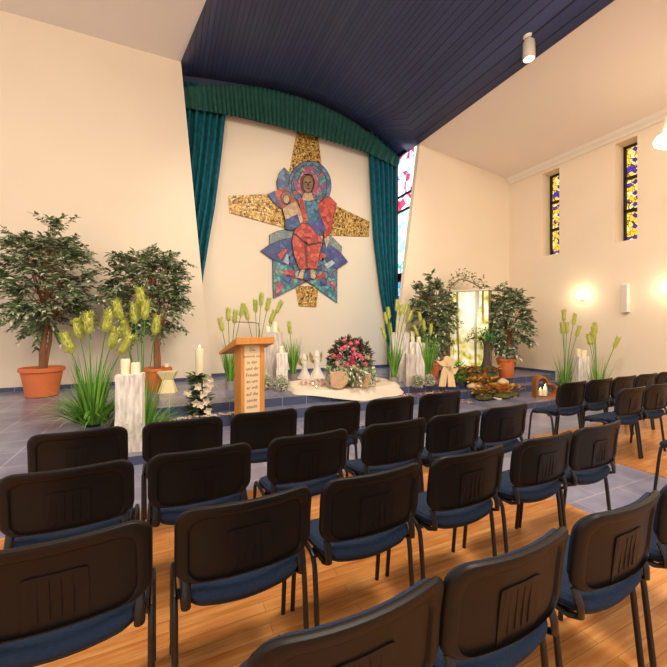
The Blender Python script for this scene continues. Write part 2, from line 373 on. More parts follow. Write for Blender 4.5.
# ---------------------------------------------------------------- wall mosaic
tm = TC-.002
root_m = PT(300, 215, tm)
mosaic = thing('wall_mosaic', 'large mosaic of a haloed robed figure on a gold cross, fixed to the recess wall', 'mosaic', root_m)
def piece(name, px, m_, layer=1, th=.035, label=None):
    mm = M(); y0 = -.03-.012*layer
    pts = [PT(u, v, tm)-root_m for u, v in px]
    mm.prism([(p.x, y0, p.z) for p in pts], (0, -y0-.004 if layer == 0 else .02, 0))
    if layer > 0 and len(px) > 4:                                 # dark lead edge round the piece
        c = sum(pts, Vector())/len(pts); g = []
        for p in pts: d = p-c; g.append(c+d*(1+.016/max(.05, d.length)))
        mm.prism([(p.x, y0+.004, p.z) for p in g], (0, .016, 0), 1)
    o = mm.build(name, [m_, LEADM], mosaic, smooth=False)
    return o
LEADM = mat('mosaic_lead', '#2a2420', .6)
def ell(cx, cy, rx, ry, n=28, a0=0, a1=2*pi): return [(cx+rx*math.cos(a0+(a1-a0)*i/n), cy+ry*math.sin(a0+(a1-a0)*i/n)) for i in range(n if a1-a0 > 6 else n+1)]
c1 = lambda pts, x0, y0, k: [(x0+x/k, y0+y/k) for x, y in pts]
A4 = lambda *p: c1(p, 260, 150, 7.41)
A5 = lambda *p: c1(p, 250, 220, 6.67)
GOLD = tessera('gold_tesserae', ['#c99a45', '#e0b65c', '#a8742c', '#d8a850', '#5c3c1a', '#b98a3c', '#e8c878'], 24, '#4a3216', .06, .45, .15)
TEAL = tessera('teal_tesserae', ['#4f8f94', '#5aa39a', '#3c6f86', '#6fb0a4', '#7c5a86', '#4a7f8c', '#b0605a'], 12, '#26343a', .04)
BLUE = tessera('blue_tesserae', ['#3a4478', '#4a5490', '#5a4a86', '#34507c', '#4c6a98'], 9, '#1c2036', .03)
RED = tessera('red_tesserae', ['#c4503e', '#b5402f', '#d2604a', '#a84038', '#cc5846'], 9, '#6a2019', .03)
GREY = tessera('grey_tesserae', ['#7d8a86', '#8c938c', '#6f7f80', '#95988e'], 9, '#4a5452', .03)
STEEL = tessera('steel_blue_tesserae', ['#5d6f88', '#6a7c92', '#50617c', '#76869a'], 9, '#2f3a48', .03)
PINK = tessera('pink_tesserae', ['#b8707a', '#c68288', '#a45a66', '#8a5a78'], 10, '#5a2c34', .03)
TAN = tessera('tan_tesserae', ['#c2a27e', '#b59470', '#ccae8a'], 9, '#7a5c40', .02)
FACE = tessera('face_tesserae', ['#8f6a48', '#9c7650', '#84603f'], 9, '#5a4028', .015)
HAIR = tessera('dark_red_tesserae', ['#6a2a2a', '#7c3430', '#5a2024'], 9, '#2a1010', .03)
for p in ([(296.8, 131.3), (317.6, 136.7), (322, 172), (289, 172)], [(228.3, 196.3), (267.6, 194.4), (296, 205), (296, 231), (229.5, 213)],
          [(318, 203), (335.6, 206), (369, 221.9), (368.2, 236.8), (318, 235.2)], [(295, 286), (318, 286), (316, 307), (298.7, 306)]): piece('gold_arm', p, GOLD, 0)
piece('star_panel', A5((150, 262), (155, 522), (375, 408), (575, 552), (575, 322), (520, 180), (280, 170)), TEAL, 1)
piece('grey_band', A5((130, 102), (180, 80), (285, 55), (300, 130), (130, 168)), GREY, 1); piece('grey_band', A5((490, 100), (535, 108), (605, 178), (602, 230), (480, 160)), GREY, 1)
piece('blue_wing', A5((70, 208), (130, 168), (200, 140), (275, 120), (292, 215), (235, 300), (150, 264)), BLUE, 2)
piece('blue_wing', A5((645, 280), (600, 225), (550, 185), (490, 150), (462, 230), (525, 300), (575, 326)), BLUE, 2)
piece('halo_ring', ell(309.3, 186, 21, 24), STEEL, 1); piece('halo_ring', ell(308.6, 186.3, 17.3, 20), TEAL, 2); piece('halo_ring', ell(307.6, 185.5, 10.5, 15), PINK, 3)
for p in (A4((300, 150), (345, 120), (400, 150), (345, 200)), A4((240, 260), (290, 240), (300, 340), (250, 300)), A4((385, 250), (440, 300), (440, 330), (375, 350))): piece('halo_ray', p, PINK, 4)
piece('grey_wing', A4((175, 140), (215, 190), (200, 260), (265, 370), (200, 330), (130, 320), (122, 240), (140, 180)), STEEL, 3)
piece('red_panel', A4((100, 312), (185, 288), (255, 380), (150, 440)), RED, 4); piece('blue_panel', A4((48, 335), (102, 311), (150, 440), (100, 400)), BLUE, 4)
piece('small_head', ell(285, 199, 4.6, 6.6, 18), FACE, 5); piece('small_face', ell(285, 200.5, 3, 4, 14), TAN, 6)
piece('sleeve', A4((160, 440), (255, 385), (300, 470), (335, 545), (250, 560), (180, 520)), TAN, 5)
piece('violet_panel', A4((180, 530), (265, 488), (290, 570), (225, 600), (180, 590)), BLUE, 6)
piece('red_sash', A4((272, 370), (310, 375), (345, 535), (312, 545)), RED, 6)
piece('tunic', A4((300, 378), (345, 392), (410, 376), (445, 525), (345, 570)), tessera('tunic_tesserae', ['#3a6a80', '#4a7c90', '#34566f', '#5a86a0'], 10, '#20303c', .03), 5)
piece('red_cloak', A4((415, 410), (500, 350), (557, 410), (530, 500), (520, 610), (470, 655), (445, 525)), RED, 5)
piece('blue_fold', A4((345, 555), (445, 510), (475, 600), (425, 645)), BLUE, 7)
piece('robe', A5((340, 28), (430, 48), (466, 140), (455, 230), (436, 330), (375, 325), (320, 332), (285, 230), (273, 150), (290, 75)), RED, 6)
for p in (A5((345, 120), (395, 120), (392, 128), (345, 128)), A5((352, 150), (372, 150), (376, 320), (364, 320)), A5((285, 90), (380, 165), (460, 150), (460, 158), (380, 176), (284, 100))): piece('robe_line', p, HAIR, 7)
piece('hand', A5((485, 130), (515, 110), (520, 140), (500, 190)), TAN, 6)
piece('foot', A5((308, 390), (330, 335), (355, 335), (342, 395)), TAN, 7); piece('foot', A5((392, 335), (415, 335), (430, 380), (415, 397), (394, 390)), TAN, 7)
piece('blue_gap', A5((350, 400), (355, 345), (392, 335), (394, 395), (375, 405)), BLUE, 6)
piece('hair', ell(306.6, 184.5, 6.8, 9.8), HAIR, 4); piece('face', ell(306.8, 185.2, 4.9, 8.3), FACE, 5); piece('neck', A4((318, 325), (375, 325), (395, 378), (345, 392), (300, 378)), TAN, 4)
EYE_ = mat('dark_mosaic_line', '#33221a', .5)
for dx in (-2, 2.1): piece('eye', ell(306.8+dx, 183.6, 1.1, .55, 8), EYE_, 6)
piece('nose', [(306.4, 184), (307.2, 184), (307.6, 187.6), (306.2, 187.6)], EYE_, 6); piece('mouth', ell(306.9, 190, 1.5, .45, 8), EYE_, 6)
WHITE_T = tessera('white_tesserae', ['#b9c2c0', '#a4b2b4'], 9, '#5a6468', .02)
small = [((180, 240), (215, 195), (245, 200), (200, 270), RED), ((215, 280), (240, 230), (265, 240), (250, 300), WHITE_T), ((250, 240), (290, 250), (300, 300), (260, 310), BLUE),
         ((210, 360), (250, 335), (290, 340), (300, 390), RED), ((215, 400), (240, 365), (280, 375), (260, 430), BLUE), ((165, 300), (200, 340), (185, 375), (160, 350), GREY),
         ((165, 450), (205, 420), (220, 450), (170, 500), PINK), ((445, 250), (470, 220), (500, 240), (480, 280), RED), ((460, 290), (480, 250), (495, 270), (490, 310), TEAL),
         ((490, 300), (540, 270), (560, 290), (510, 330), WHITE_T), ((440, 370), (480, 350), (500, 380), (450, 400), RED), ((460, 410), (500, 390), (510, 440), (470, 440), BLUE),
         ((510, 340), (560, 330), (565, 390), (530, 390), STEEL), ((530, 410), (565, 420), (565, 480), (530, 440), PINK), ((300, 350), (320, 340), (310, 390), (290, 380), WHITE_T), ((440, 310), (470, 300), (480, 340), (445, 345), BLUE)]
for s_ in small: piece('winged_head_fragment', A5(*s_[:4]), s_[4], 3)
# ---------------------------------------------------------------- chairs
def rr(hw, hh, r, n=6):
    out = []
    for cx, cz, a0 in ((hw-r, hh-r, 0), (-hw+r, hh-r, pi/2), (-hw+r, -hh+r, pi), (hw-r, -hh+r, 3*pi/2)):
        out += [(cx+r*math.cos(a0+pi/2*i/n), cz+r*math.sin(a0+pi/2*i/n)) for i in range(n+1)]
    # finer along the long sides so the curve of the shell shows
    res = []
    for i, p in enumerate(out):
        q = out[(i+1) % len(out)]; res.append(p); L = math.dist(p, q)
        k = int(L/.05)
        for j in range(1, k+1): res.append((p[0]+(q[0]-p[0])*j/(k+1), p[1]+(q[1]-p[1])*j/(k+1)))
    return res
def shell(loops, curve, cz):
    base = rr(.25, .155, .07); mm = M(); P = []
    for hw, hh, d, *sh in loops:
        for x, z in base:
            xx, zz = x*hw/.25*1.04, z*hh/.16*.94 + (sh[0] if sh else 0)
            P.append((xx, curve(xx, zz)+d, cz+zz))
    n = len(base); N = len(loops)
    fs = [(k*n+j, k*n+(j+1) % n, (k+1)*n+(j+1) % n, (k+1)*n+j) for k in range(N-1) for j in range(n)]
    fs += [tuple(range(n)), tuple((N-1)*n+j for j in range(n-1, -1, -1))]
    mm.add(P, fs); return mm
bcurve = lambda x, z: -.195 + .04*(x/.25)**2 - .09*z - .02*max(0, z/.155)**2
CH = {}
def make_chair():
    t = thing('upholstered_chair', 'x', 'chair')
    b = shell([(.001, .001, .0), (.15, .08, .002), (.245, .155, .002), (.25, .16, -.003), (.251, .161, -.012), (.247, .157, -.020), (.238, .148, -.024), (.216, .135, -.024, -.012), (.209, .133, -.021, -.017), (.203, .130, -.012, -.022), (.17, .1, -.012, -.02), (.1, .06, -.012, -.01), (.001, .001, -.012)], bcurve, .680).build('backrest', BLACKP, t)
    shell([(.001, .001, .028), (.14, .08, .028), (.215, .12, .027), (.235, .143, .018), (.237, .146, .005), (.2, .1, .0), (.001, .001, .0)], bcurve, .680).build('back_cushion', NAVYF, b)
    mm = M(); P = []                                             # raised handle panel on the rear
    pts = [(-.085, -.13), (.085, -.13), (.085, .0), (.083, .05), (.06, .055), (0, .055), (-.06, .055), (-.083, .05), (-.085, 0)]
    for d in (-.010, -.0135): P += [(x, bcurve(x, z)+d, .663+z) for x, z in pts]
    n = len(pts); mm.add(P, [tuple(range(n)), tuple(range(2*n-1, n-1, -1))]+[(j, j+n, (j+1) % n+n, (j+1) % n) for j in range(n)])
    for x in (-.045, -.015, .015, .045):
        mm.tube([(x, bcurve(x, z)-.0125, .663+z) for z in (-.09, 0, .035)], .0016, 6)
    mm.build('handle_panel', BLACKP, b, smooth=False)
    # seat: dished cushion
    def seat_loops(loops, zfun):
        base = rr(.24, .18, .075); mm = M(); P = []
        for sc, dz in loops:
            for x, y in base:
                xx, yy = x*sc, y*sc
                yb = yy - (.022*(1-(xx/.235)**2) if yy < 0 else 0)*min(1, abs(yy)/.2)
                P.append((xx, .018+yb, zfun(xx, yy)+dz))
        n = len(base); N = len(loops)
        mm.add(P, [(k*n+j, k*n+(j+1) % n, (k+1)*n+(j+1) % n, (k+1)*n+j) for k in range(N-1) for j in range(n)]+[tuple(range(n)), tuple((N-1)*n+j for j in range(n-1, -1, -1))])
        return mm
    zf = lambda x, y: .474 - .075*(y+.16) + .034*(x/.235)**2*(.55-y*2.2) - (.03*((y-.1)/.12)**2 if y > .1 else 0) - (.012*((y+.1)/.12)**2 if y < -.1 else 0)
    s = seat_loops([(.001, .012), (.5, .012), (.85, .01), (.95, .002), (1.0, -.016), (.99, -.03), (.95, -.038), (.001, -.038)], zf).build('seat', NAVYF, t)
    seat_loops([(.001, -.038), (.94, -.038), (.955, -.044), (.93, -.052), (.001, -.052)], zf).build('seat_pan', BLACKP, s)
    for sx in (-1, 1):
        x = sx*.257
        mm = M(); mm.tube([(x, .2, 0), (x, .165, .34), (x, .155, .405), (x, .135, .437)], .0118, 10); mm.build('leg', BLACKM, t)
        mm = M(); mm.tube([(x, -.14, 0), (x, -.105, .34), (x, -.095, .405), (x, -.075, .437)], .0118, 10); mm.build('leg', BLACKM, t)
        mm = M(); mm.tube([(x, .137, .434), (x, .11, .447), (x, 0, .449), (x, -.05, .447), (x, -.077, .434)], .0125, 10, flat=.75)
        mm.box((x-sx*.035, -.05, .437), (.07, .03, .012)); mm.box((x-sx*.035, .1, .432), (.07, .03, .012)); mm.build('side_rail', BLACKM, t)
        mm = M(); xi = sx*.222
        mm.tube([(xi, -.02, .434), (xi, -.13, .434), (xi, -.168, .452), (xi, -.166, .49), (xi, -.145, .54)], .010, 8, flat=1.7); mm.build('back_bracket', BLACKM, t)
    mm = M(); mm.tube([(-.25, .09, .42), (.25, .09, .42)], .009, 8); mm.tube([(-.25, -.05, .42), (.25, -.05, .42)], .009, 8); mm.build('cross_rail', BLACKM, t)
    return t
proto = None
RN = {1: 'front row', 2: 'second row', 3: 'third row', 4: 'nearest row'}
ORD = ['leftmost', 'second from left', 'third from left', 'fourth from left', 'fifth from left', 'rightmost']
th = .4496
# centres of the backs as rows: (row, list of (u, v) at the middle of the top edge of the back)
seen = {1: [(77, 429.5), (182, 422), (263, 413), (332, 405), (389, 399.5), (439, 395)],
        2: [(64, 460), (200, 449), (306, 434), (392.3, 423.2), (452, 414), (503, 409)],
        3: [None, (240, 495), (371, 466), (465, 447), (541, 434), (591, 424)],
        4: [None, (512, 548), (617, 506.6), None]}
fit = {3: (-.3243, 1.7446), 2: (-.3859, 2.3893), 1: (-.4733, 3.0661), 4: (.3559, 1.1069)}
def cam2room(Xc, Yc): return Vector((Xc*math.cos(TH)+Yc*math.sin(TH), -Xc*math.sin(TH)+Yc*math.cos(TH), 0))
EDGE = {(3, 1): (172, 308), (3, 2): (320, 417), (3, 3): (428, 500), (3, 4): (511, 567), (3, 5): (567.6, 615), (2, 1): (150.5, 250.5), (2, 2): (267, 346), (2, 3): (360.4, 423), (2, 4): (426, 478), (2, 5): (480.5, 524), (1, 0): (27, 128), (1, 1): (142.6, 220.6), (1, 2): (231, 296), (1, 3): (305, 359), (1, 4): (366, 412.7), (1, 5): (418.7, 459), (4, 0): (None, 433), (3, 0): (None, 145), (4, 1): (437, 562), (4, 2): (564, 654), (4, 3): (659, None)}
def put(loc, rz, label, group):
    global proto
    if proto is None:
        proto = make_chair(); c = proto; c.location = loc; c.rotation_euler = (0, 0, rz)
    else: c = dup(proto, loc, rz)
    c['label'] = label; c['category'] = 'chair'; c['group'] = group
    return c
rzc = th - TH
yaxis = Vector((-math.sin(rzc), math.cos(rzc), 0)); xaxis = Vector((math.cos(rzc), math.sin(rzc), 0))
for r in (1, 2, 3, 4):
    for k, q in enumerate(seen[r]):
        o0, o1 = fit[r]; s_ = .596
        Xc = math.cos(th)*(o0+s_*k) - math.sin(th)*o1; Yc = math.sin(th)*(o0+s_*k) + math.cos(th)*o1
        loc = cam2room(Xc, Yc) - yaxis*.2
        z = 0.008
        e_ = EDGE.get((r, k))
        if e_:
            Bc = loc - yaxis*.155; us = []
            for sg in (-1, 1):
                p = Bc + xaxis*.25*sg; Xq = p.x*math.cos(TH)-p.y*math.sin(TH); Yq = p.x*math.sin(TH)+p.y*math.cos(TH); us.append(CX+F*Xq/Yq)
            Yb = loc.x*math.sin(TH)+loc.y*math.cos(TH)
            du = (sum(us)/2-sum(e_)/2) if None not in e_ else us[1]-e_[1] if e_[0] is None else us[0]-e_[0]
            loc = loc - xaxis*max(-.06, min(.06, du*Yb/F/.75))
        put((loc.x, loc.y, z if loc.y < 3.0 else 0), rzc,
            ('dark chair, %s of the %s in the large left block' % ((ORD[k] if r < 4 else ['leftmost', 'second from left', 'third from left', 'rightmost'][k]), RN[r])), 'left block of chairs, ' + RN[r])
ra = rzc
def right_row(uv, n, sp, rname, ords, z):
    p = G(uv[0], uv[1], .80); p = p + yaxis*.19
    for k in range(n):
        q = p + xaxis*sp*k
        put((q.x, q.y, .008 if q.y < 3.05 else 0), rzc, 'dark chair, %s of the %s in the small right block' % (ords[k], rname), 'right block of chairs, ' + rname)
right_row((573.5, 384.2), 5, .56, 'front row', ORD, 0)
right_row((633, 390), 2, .56, 'second row', ['leftmost', 'second from left'], 0)
right_row((730, 409), 1, .56, 'third row', ['only one in view'], 0)
# ---------------------------------------------------------------- plants
def pot_mesh(r, h, n=32):
    m = M(); m.lathe([(r*.66, 0), (r*.70, .01), (r*.80, h*.45), (r*.90, h*.80), (r*.91, h*.84), (r*.99, h*.86), (r, h*.90), (r*1.0, h*.985), (r*.96, h), (r*.9, h*.99), (r*.86, h*.88), (r*.1, h*.87)], n); return m
def ficus(label, loc, pr, ph, cr, chz, off, nl, seed, leaf=.10, bend=.06):
    rnd = random.Random(seed)
    t = thing('potted_ficus', label, 'potted tree', loc, 0, 'potted ficus trees')
    p = pot_mesh(pr, ph).build('pot', TERRA, t)
    m = M(); m.lathe([(pr*.83, ph*.86), (pr*.83, ph*.9), (pr*.3, ph*.93)], 20); m.build('soil', SOIL, p)
    c = Vector((off[0], off[1], chz))
    def path(a, b, w, n=7):
        a, b = Vector(a), Vector(b)
        return [a.lerp(b, i/n)+Vector((math.sin(i*1.4+w)*bend*(i/n), math.cos(i*1.7+w)*bend*(i/n), 0))*(1 if 0 < i else 0) for i in range(n+1)]
    m = M(); tips = []
    tr = path((0, 0, ph*.85), c+Vector((0, 0, cr[2]*.5)), seed); m.tube(tr, [.05-.035*i/7 for i in range(8)], 9)
    tr2 = path((.03, .02, ph*.85), c+Vector((.1, .1, cr[2]*.2)), seed+2); m.tube(tr2, [.03-.02*i/7 for i in range(8)], 7)
    br = []
    for k in range(95):
        i = rnd.randint(2, 7); st = tr[i]
        while True:
            d = Vector((rnd.uniform(-1, 1), rnd.uniform(-1, 1), rnd.uniform(-1, 1)))
            if .2 < d.length < 1: break
        d.normalize(); e = c + Vector((d.x*cr[0], d.y*cr[1], d.z*cr[2]))*rnd.uniform(.35, 1)**.6*.93
        mid = st.lerp(e, .5)+Vector((0, 0, .06)); m.tube([st, mid, e], [.009, .006, .002], 5); br.append((st, mid, e))
    m.build('trunk', BARK, t)
    m = M(); per = nl//(len(br)*4)
    for st, mid, e in br:
        for tw in range(4):
            d0 = (e-c); d0 = Vector((d0.x/cr[0], d0.y/cr[1], d0.z/cr[2]))
            q0 = mid.lerp(e, rnd.uniform(.35, 1))
            out = (Vector((d0.x, d0.y, d0.z*.7+.25)).normalized()+Vector((rnd.gauss(0, .5), rnd.gauss(0, .5), rnd.gauss(0, .35)))).normalized()
            Ltw = rnd.uniform(.16, .32)*(cr[0])/.6
            for j in range(per):
                f = (j+.5)/per; q = q0+out*Ltw*f+Vector((0, 0, -.10*f*f))
                sd = out.cross(Vector((0, 0, 1))).normalized()*(1 if j % 2 else -1)
                dr = out*rnd.uniform(.3, .9)+sd*rnd.uniform(.4, 1.1)+Vector((0, 0, rnd.uniform(-.75, .1)))
                x = rnd.random()
                m.leaf(q, dr, (rnd.gauss(0, .3), rnd.gauss(0, .3), 1), leaf*rnd.uniform(.7, 1.2), leaf*.45, 0 if x < .42 else 1 if x < .78 else 2)
    m.build('foliage', [LF1, LF2, LF3], t, smooth=False, recalc=False)
    return t
ficus('big variegated ficus in a terracotta pot before the left wall, nearest the left edge', G(44.5, 394.5, Z3)-Vector((0, .12, 0)), .30, .46, (.74, .44, 1.0), 1.84, (.13, -.12), 7000, 3, .105)
ficus('variegated ficus half hidden by plumed grass, right one of the two at the left wall', G(157, 390.5, Z3), .24, .40, (.66, .5, .86), 1.74, (-.10, .0), 6200, 5, .105)
ficus('ficus behind the white posts and left of the glowing forest box', ground(431, 7.55, Z3), .20, .36, (.50, .34, .92), 1.33, (0, -.06), 5400, 8, .10)
ficus('ficus in a terracotta pot in the right corner, casting a shadow on the wall', ground(506, 7.75, Z3), .20, .42, (.54, .46, .80), 1.30, (.1, .0), 5400, 11, .10)
def plume_grass(label, loc, heads, H_, n=46, spread=.12, hl=.24, hr=.045, pot=None, seed=1, base=0, lean=.12):
    """heads: list of (dx, dz) tips of the plumes relative to the base across the view"""
    rnd = random.Random(seed)
    t = thing('plumed_grass', label, 'ornamental grass', loc, -TH, 'plumed ornamental grasses'); z0 = 0
    if pot:
        m = M(); m.lathe([(pot*.8, 0), (pot*.86, .02), (pot, pot*1.6), (pot*1.03, pot*1.7), (pot*.92, pot*1.7), (pot*.8, pot*1.4), (.01, pot*1.38)], 20); m.build('pot', ZINC, t); z0 = pot*1.4
    else:
        m = M(); m.lathe([(.07, 0), (.08, .03), (.03, .05)], 12); m.build('root_base', SOIL, t); z0 = .03
    m = M()
    for k in range(n):
        w = rnd.uniform(0, 2*pi); r = spread*.4*rnd.random()
        d = Vector((math.cos(w)*.22, math.sin(w)*.22, 1))
        m.blade((r*math.cos(w), r*math.sin(w), z0), d, H_*rnd.uniform(.45, 1), .018, rnd.uniform(.1, .5), rnd.randint(0, 1), 6)
    m.build('blades', [GRN, GRN2], t, recalc=False)
    if base:
        m = M()
        for k in range(base):
            w = rnd.uniform(0, 2*pi); r = .02+.14*rnd.random()
            m.blade((r*math.cos(w), r*math.sin(w), z0+.01), (math.cos(w)*.9, math.sin(w)*.9, rnd.uniform(.9, 2.4)), rnd.uniform(.34, .62), .015, rnd.uniform(.6, 1.3), rnd.randint(0, 1), 6)
        m.build('low_tuft', [GRN, GRN2], t, recalc=False)
    for dx, dz in heads:
        dy = rnd.uniform(-.06, .06)
        tip = Vector((dx, dy, dz)); st = Vector((dx*.12, dy*.3, z0))
        pth = [st.lerp(tip, i/6)+Vector((-dx*.18*math.sin(pi*i/6), 0, 0)) for i in range(7)]
        d = (pth[-1]-pth[-2]).normalized()
        sm = M(); sm.tube(pth, [.006]*7, 6); so = sm.build('stem', GRN, t)
        hm = M(); c0 = tip-d*hl*.2
        prf = [.35, .85, 1, 1, 1, .98, .9, .6]
        hm.tube([c0+d*hl*(i/7) for i in range(8)], [max(.004, hr*.72*p) for p in prf], 9)
        for k in range(190):
            f = rnd.uniform(.02, .98); w = rnd.uniform(0, 2*pi)
            a_ = d.cross(Vector((0, 1, .1))).normalized(); b2 = d.cross(a_)
            o_ = a_*math.cos(w)+b2*math.sin(w)
            hm.leaf(c0+d*hl*f+o_*hr*.5, o_*.8+d*.9, d, hr*rnd.uniform(.7, 1.2), hr*.16)
        hm.build('plume', SPIKE, so, smooth=False, recalc=False)
    return t
def heads_at(loc, Y, px):                                        # plume positions in the grass's own frame
    c = PD(0, H, 1); out = []
    for u, v in px:
        p = PD(u, v, Y); q = p - Vector(loc)
        out.append((q.x*math.cos(TH)-q.y*math.sin(TH), q.z))
    return out
def grass(label, u, Y, z, px, Hh, **k):
    loc = ground(u, Y, z); return plume_grass(label, loc, heads_at(loc, Y, px), Hh, **k)
grass('tall plumed grass just left of the white post, nearest the front chairs', 93, 3.95, Z3, [(72, 349), (80, 335), (90, 330), (104, 328), (113, 345), (122, 351)], .82, n=150, hl=.235, hr=.062, base=280, seed=2, spread=.2)
grass('tall plumed grass behind the left white post, before the second ficus', 143, 4.2, Z1, [(119, 316), (140, 304), (136.6, 320), (147, 316), (153, 331), (127, 336)], .85, n=80, hl=.24, hr=.06, base=260, seed=3, spread=.2)
grass('plumed grass in a grey pot left of the lectern', 230, 6.3, Z3, [(222.7, 329), (229, 319), (234, 321), (241, 314)], .75, n=110, hl=.24, hr=.05, pot=.09, seed=4)
grass('plumed grass with the highest plumes, behind the lectern top', 257, 7.2, Z3, [(248, 318), (255, 310), (261, 304), (267, 309), (277, 311), (271, 321)], .6, n=40, hl=.27, hr=.055, pot=.09, seed=5)
grass('plumed grass in a grey pot right of the two central posts', 293, 7.1, Z3, [(279, 333), (290, 332)], .8, n=110, hl=.26, hr=.05, pot=.10, seed=6, spread=.1)
grass('plumed grass in a low pot left of the post group, before the right curtain', 394, 6.75, Z3, [(389, 317), (391, 333), (385, 337), (397, 309), (400, 314), (405, 313), (408, 320), (386, 322)], .75, n=120, hl=.23, hr=.043, pot=.09, seed=7, spread=.1)
grass('plumed grass right of the post group, behind the white flower balls', 428, 6.95, Z3, [(421, 321), (424, 329), (417, 334), (430, 333)], .95, n=130, hl=.23, hr=.043, pot=.09, seed=8, spread=.12)
grass('plumed grass left of the white post at the right wall', 565, 7.25, Z1, [(561, 332), (565.5, 319), (574.5, 323), (568, 332), (578, 335)], 1.0, n=60, hl=.24, hr=.045, base=60, seed=9, spread=.2)
grass('plumed grass right of the white post at the right wall', 598, 6.7, Z1, [(597, 332), (595, 336), (591, 343), (614, 346), (594, 342)], .85, n=60, hl=.22, hr=.045, base=50, seed=10, spread=.2)
# ---------------------------------------------------------------- posts and candles
def post(label, loc, w, h, rz=0, m_=WASH, d=None, group='whitewashed timber posts', slant=0):
    m = M(); d = d or w; n = 8; P = []
    rnd = random.Random(int(h*1000)); 
    for k in range(n+1):
        z = h*k/n; j = .004
        for x, y in ((-1, -1), (1, -1), (1, 1), (-1, 1)): P.append((x*w/2+rnd.uniform(-j, j), y*d/2+rnd.uniform(-j, j), z+(slant*x if k == n else 0)))
    fs = [(k*4+j, k*4+(j+1) % 4, (k+1)*4+(j+1) % 4, (k+1)*4+j) for k in range(n) for j in range(4)]+[(3, 2, 1, 0), (n*4, n*4+1, n*4+2, n*4+3)]
    m.add(P, fs); o = m.build('timber_post', m_, smooth=False, bevel=.006, loc=loc); o.rotation_euler = (0, 0, rz)
    return tag(o, label, 'post', group)
def candle(label, loc, r, h, lit=False, group='ivory pillar candles'):
    t = thing('pillar_candle', label, 'candle', loc, 0, group)
    m = M(); m.lathe([(r, 0), (r, h*.97), (r*.94, h), (r*.7, h*.985), (r*.3, h*.975)], 18); m.build('wax_body', WAX, t)
    m = M(); m.tube([(0, 0, h*.97), (.001, 0, h+.012)], .002, 5); m.build('wick', SOIL, t)
    if lit:
        m = M(); m.lathe([(.002, h+.006), (.008, h+.016), (.009, h+.026), (.005, h+.042), (.001, h+.055)], 8); m.build('flame', FLAME, t)
    return t
def on_top(p, w, fx, h): return Vector(p)+Vector((w*fx*math.cos(TH), -w*fx*math.sin(TH), h))
L = ground(130.5, 3.95, Z1); k = 3.95/F
post('whitewashed post at the left with two candles, beside the front chairs', L, .26, .85, -TH+.35, d=.22)
candle('taller candle on the left white post', on_top(L, .26, -.22, .851), .047, .165); candle('shorter candle on the left white post', on_top(L, .26, .22, .851), .045, .125)
Y = 6.9; L = ground(273, Y, Z3)
post('tall grey-white post behind the lectern, taller of the central pair', L, .36, Z3*0+1.37-.37+.0, -TH+.2, WASHD, d=.3)
candle('candle on the left of the tall central post', on_top(L, .36, -.28, 1.001), .045, .11); candle('candle on the right of the tall central post', on_top(L, .36, .1, 1.001), .05, .2)
L = ground(282.3, 6.55, Z3)
post('short white post in front of the tall central post', L, .20, .62, -TH+.1); candle('candle on the short central post', on_top(L, .2, -.1, .621), .038, .13)
Y = 7.2; L = ground(399.5, Y, Z3)
post('broad white post, tallest of the group right of the altar cloth', L, .36, .99, -TH, d=.22)
candle('left candle on the broad white post', on_top(L, .36, -.08, .991), .04, .24); candle('right candle on the broad white post', on_top(L, .36, .23, .991), .042, .17)
L = ground(412.8, 7.05, Z3); post('middle white post carrying the tall candle in the right group', L, .15, .80, -TH, d=.15); candle('tall candle on the middle white post', on_top(L, .15, 0, .801), .042, .22)
L = ground(419.5, 6.95, Z3); post('white post at the right end of the right group', L, .17, .79, -TH, d=.15); candle('candle on the end post of the right group', on_top(L, .17, -.1, .791), .04, .12)
L = ground(410, 6.65, Z3); post('lowest grey-white post at the front of the right group', L, .18, .60, -TH, WASHD, d=.16); candle('small candle on the lowest front post', on_top(L, .2, .22, .601), .032, .10)
L = ground(581, 7.05, Z1); post('white post standing by the right wall between plumed grasses', L, .22, .79, -TH, d=.2)
candle('taller candle on the post by the right wall', on_top(L, .22, -.24, .791), .045, .15); candle('shorter candle on the post by the right wall', on_top(L, .22, .24, .791), .045, .12)
# white flower balls
def flower_ball(label, loc, r, seed):
    rnd = random.Random(seed); t = thing('white_flower_ball', label, 'flowers', loc, 0, 'balls of small white flowers')
    m = M(); m.blob((0, 0, r*.9), r*.72, seed, .1, 12); m.build('moss_core', mat('moss_grey', '#8a9070', .9, .3, 30), t)
    m = M()
    for k in range(420):
        d = Vector((rnd.gauss(0, 1), rnd.gauss(0, 1), rnd.gauss(0, 1))).normalized(); q = d*r*rnd.uniform(.68, 1)+Vector((0, 0, r*.95))
        if q.z < .005: continue
        m.leaf(q, d+Vector((rnd.gauss(0, .5), rnd.gauss(0, .5), rnd.gauss(0, .5))), (0, 0, 1), .03, .026, rnd.choice((0, 0, 1)))
    m.build('blossoms', [mat('blossom_white', '#ddd8c4', .8, .1), mat('stem_sage', '#93a078', .8, .2)], t, smooth=False, recalc=False)
flower_ball('ball of small white flowers behind the lectern column', ground(266, 6.35, Z3), .13, 1)
flower_ball('ball of small white flowers before the short central post', ground(282, 6.15, Z3), .14, 2)
flower_ball('ball of small white flowers before the lowest right-group post', ground(418, 6.45, Z3), .12, 3)
flower_ball('ball of small white flowers beside the wooden angel', ground(429, 6.65, Z3), .11, 4)
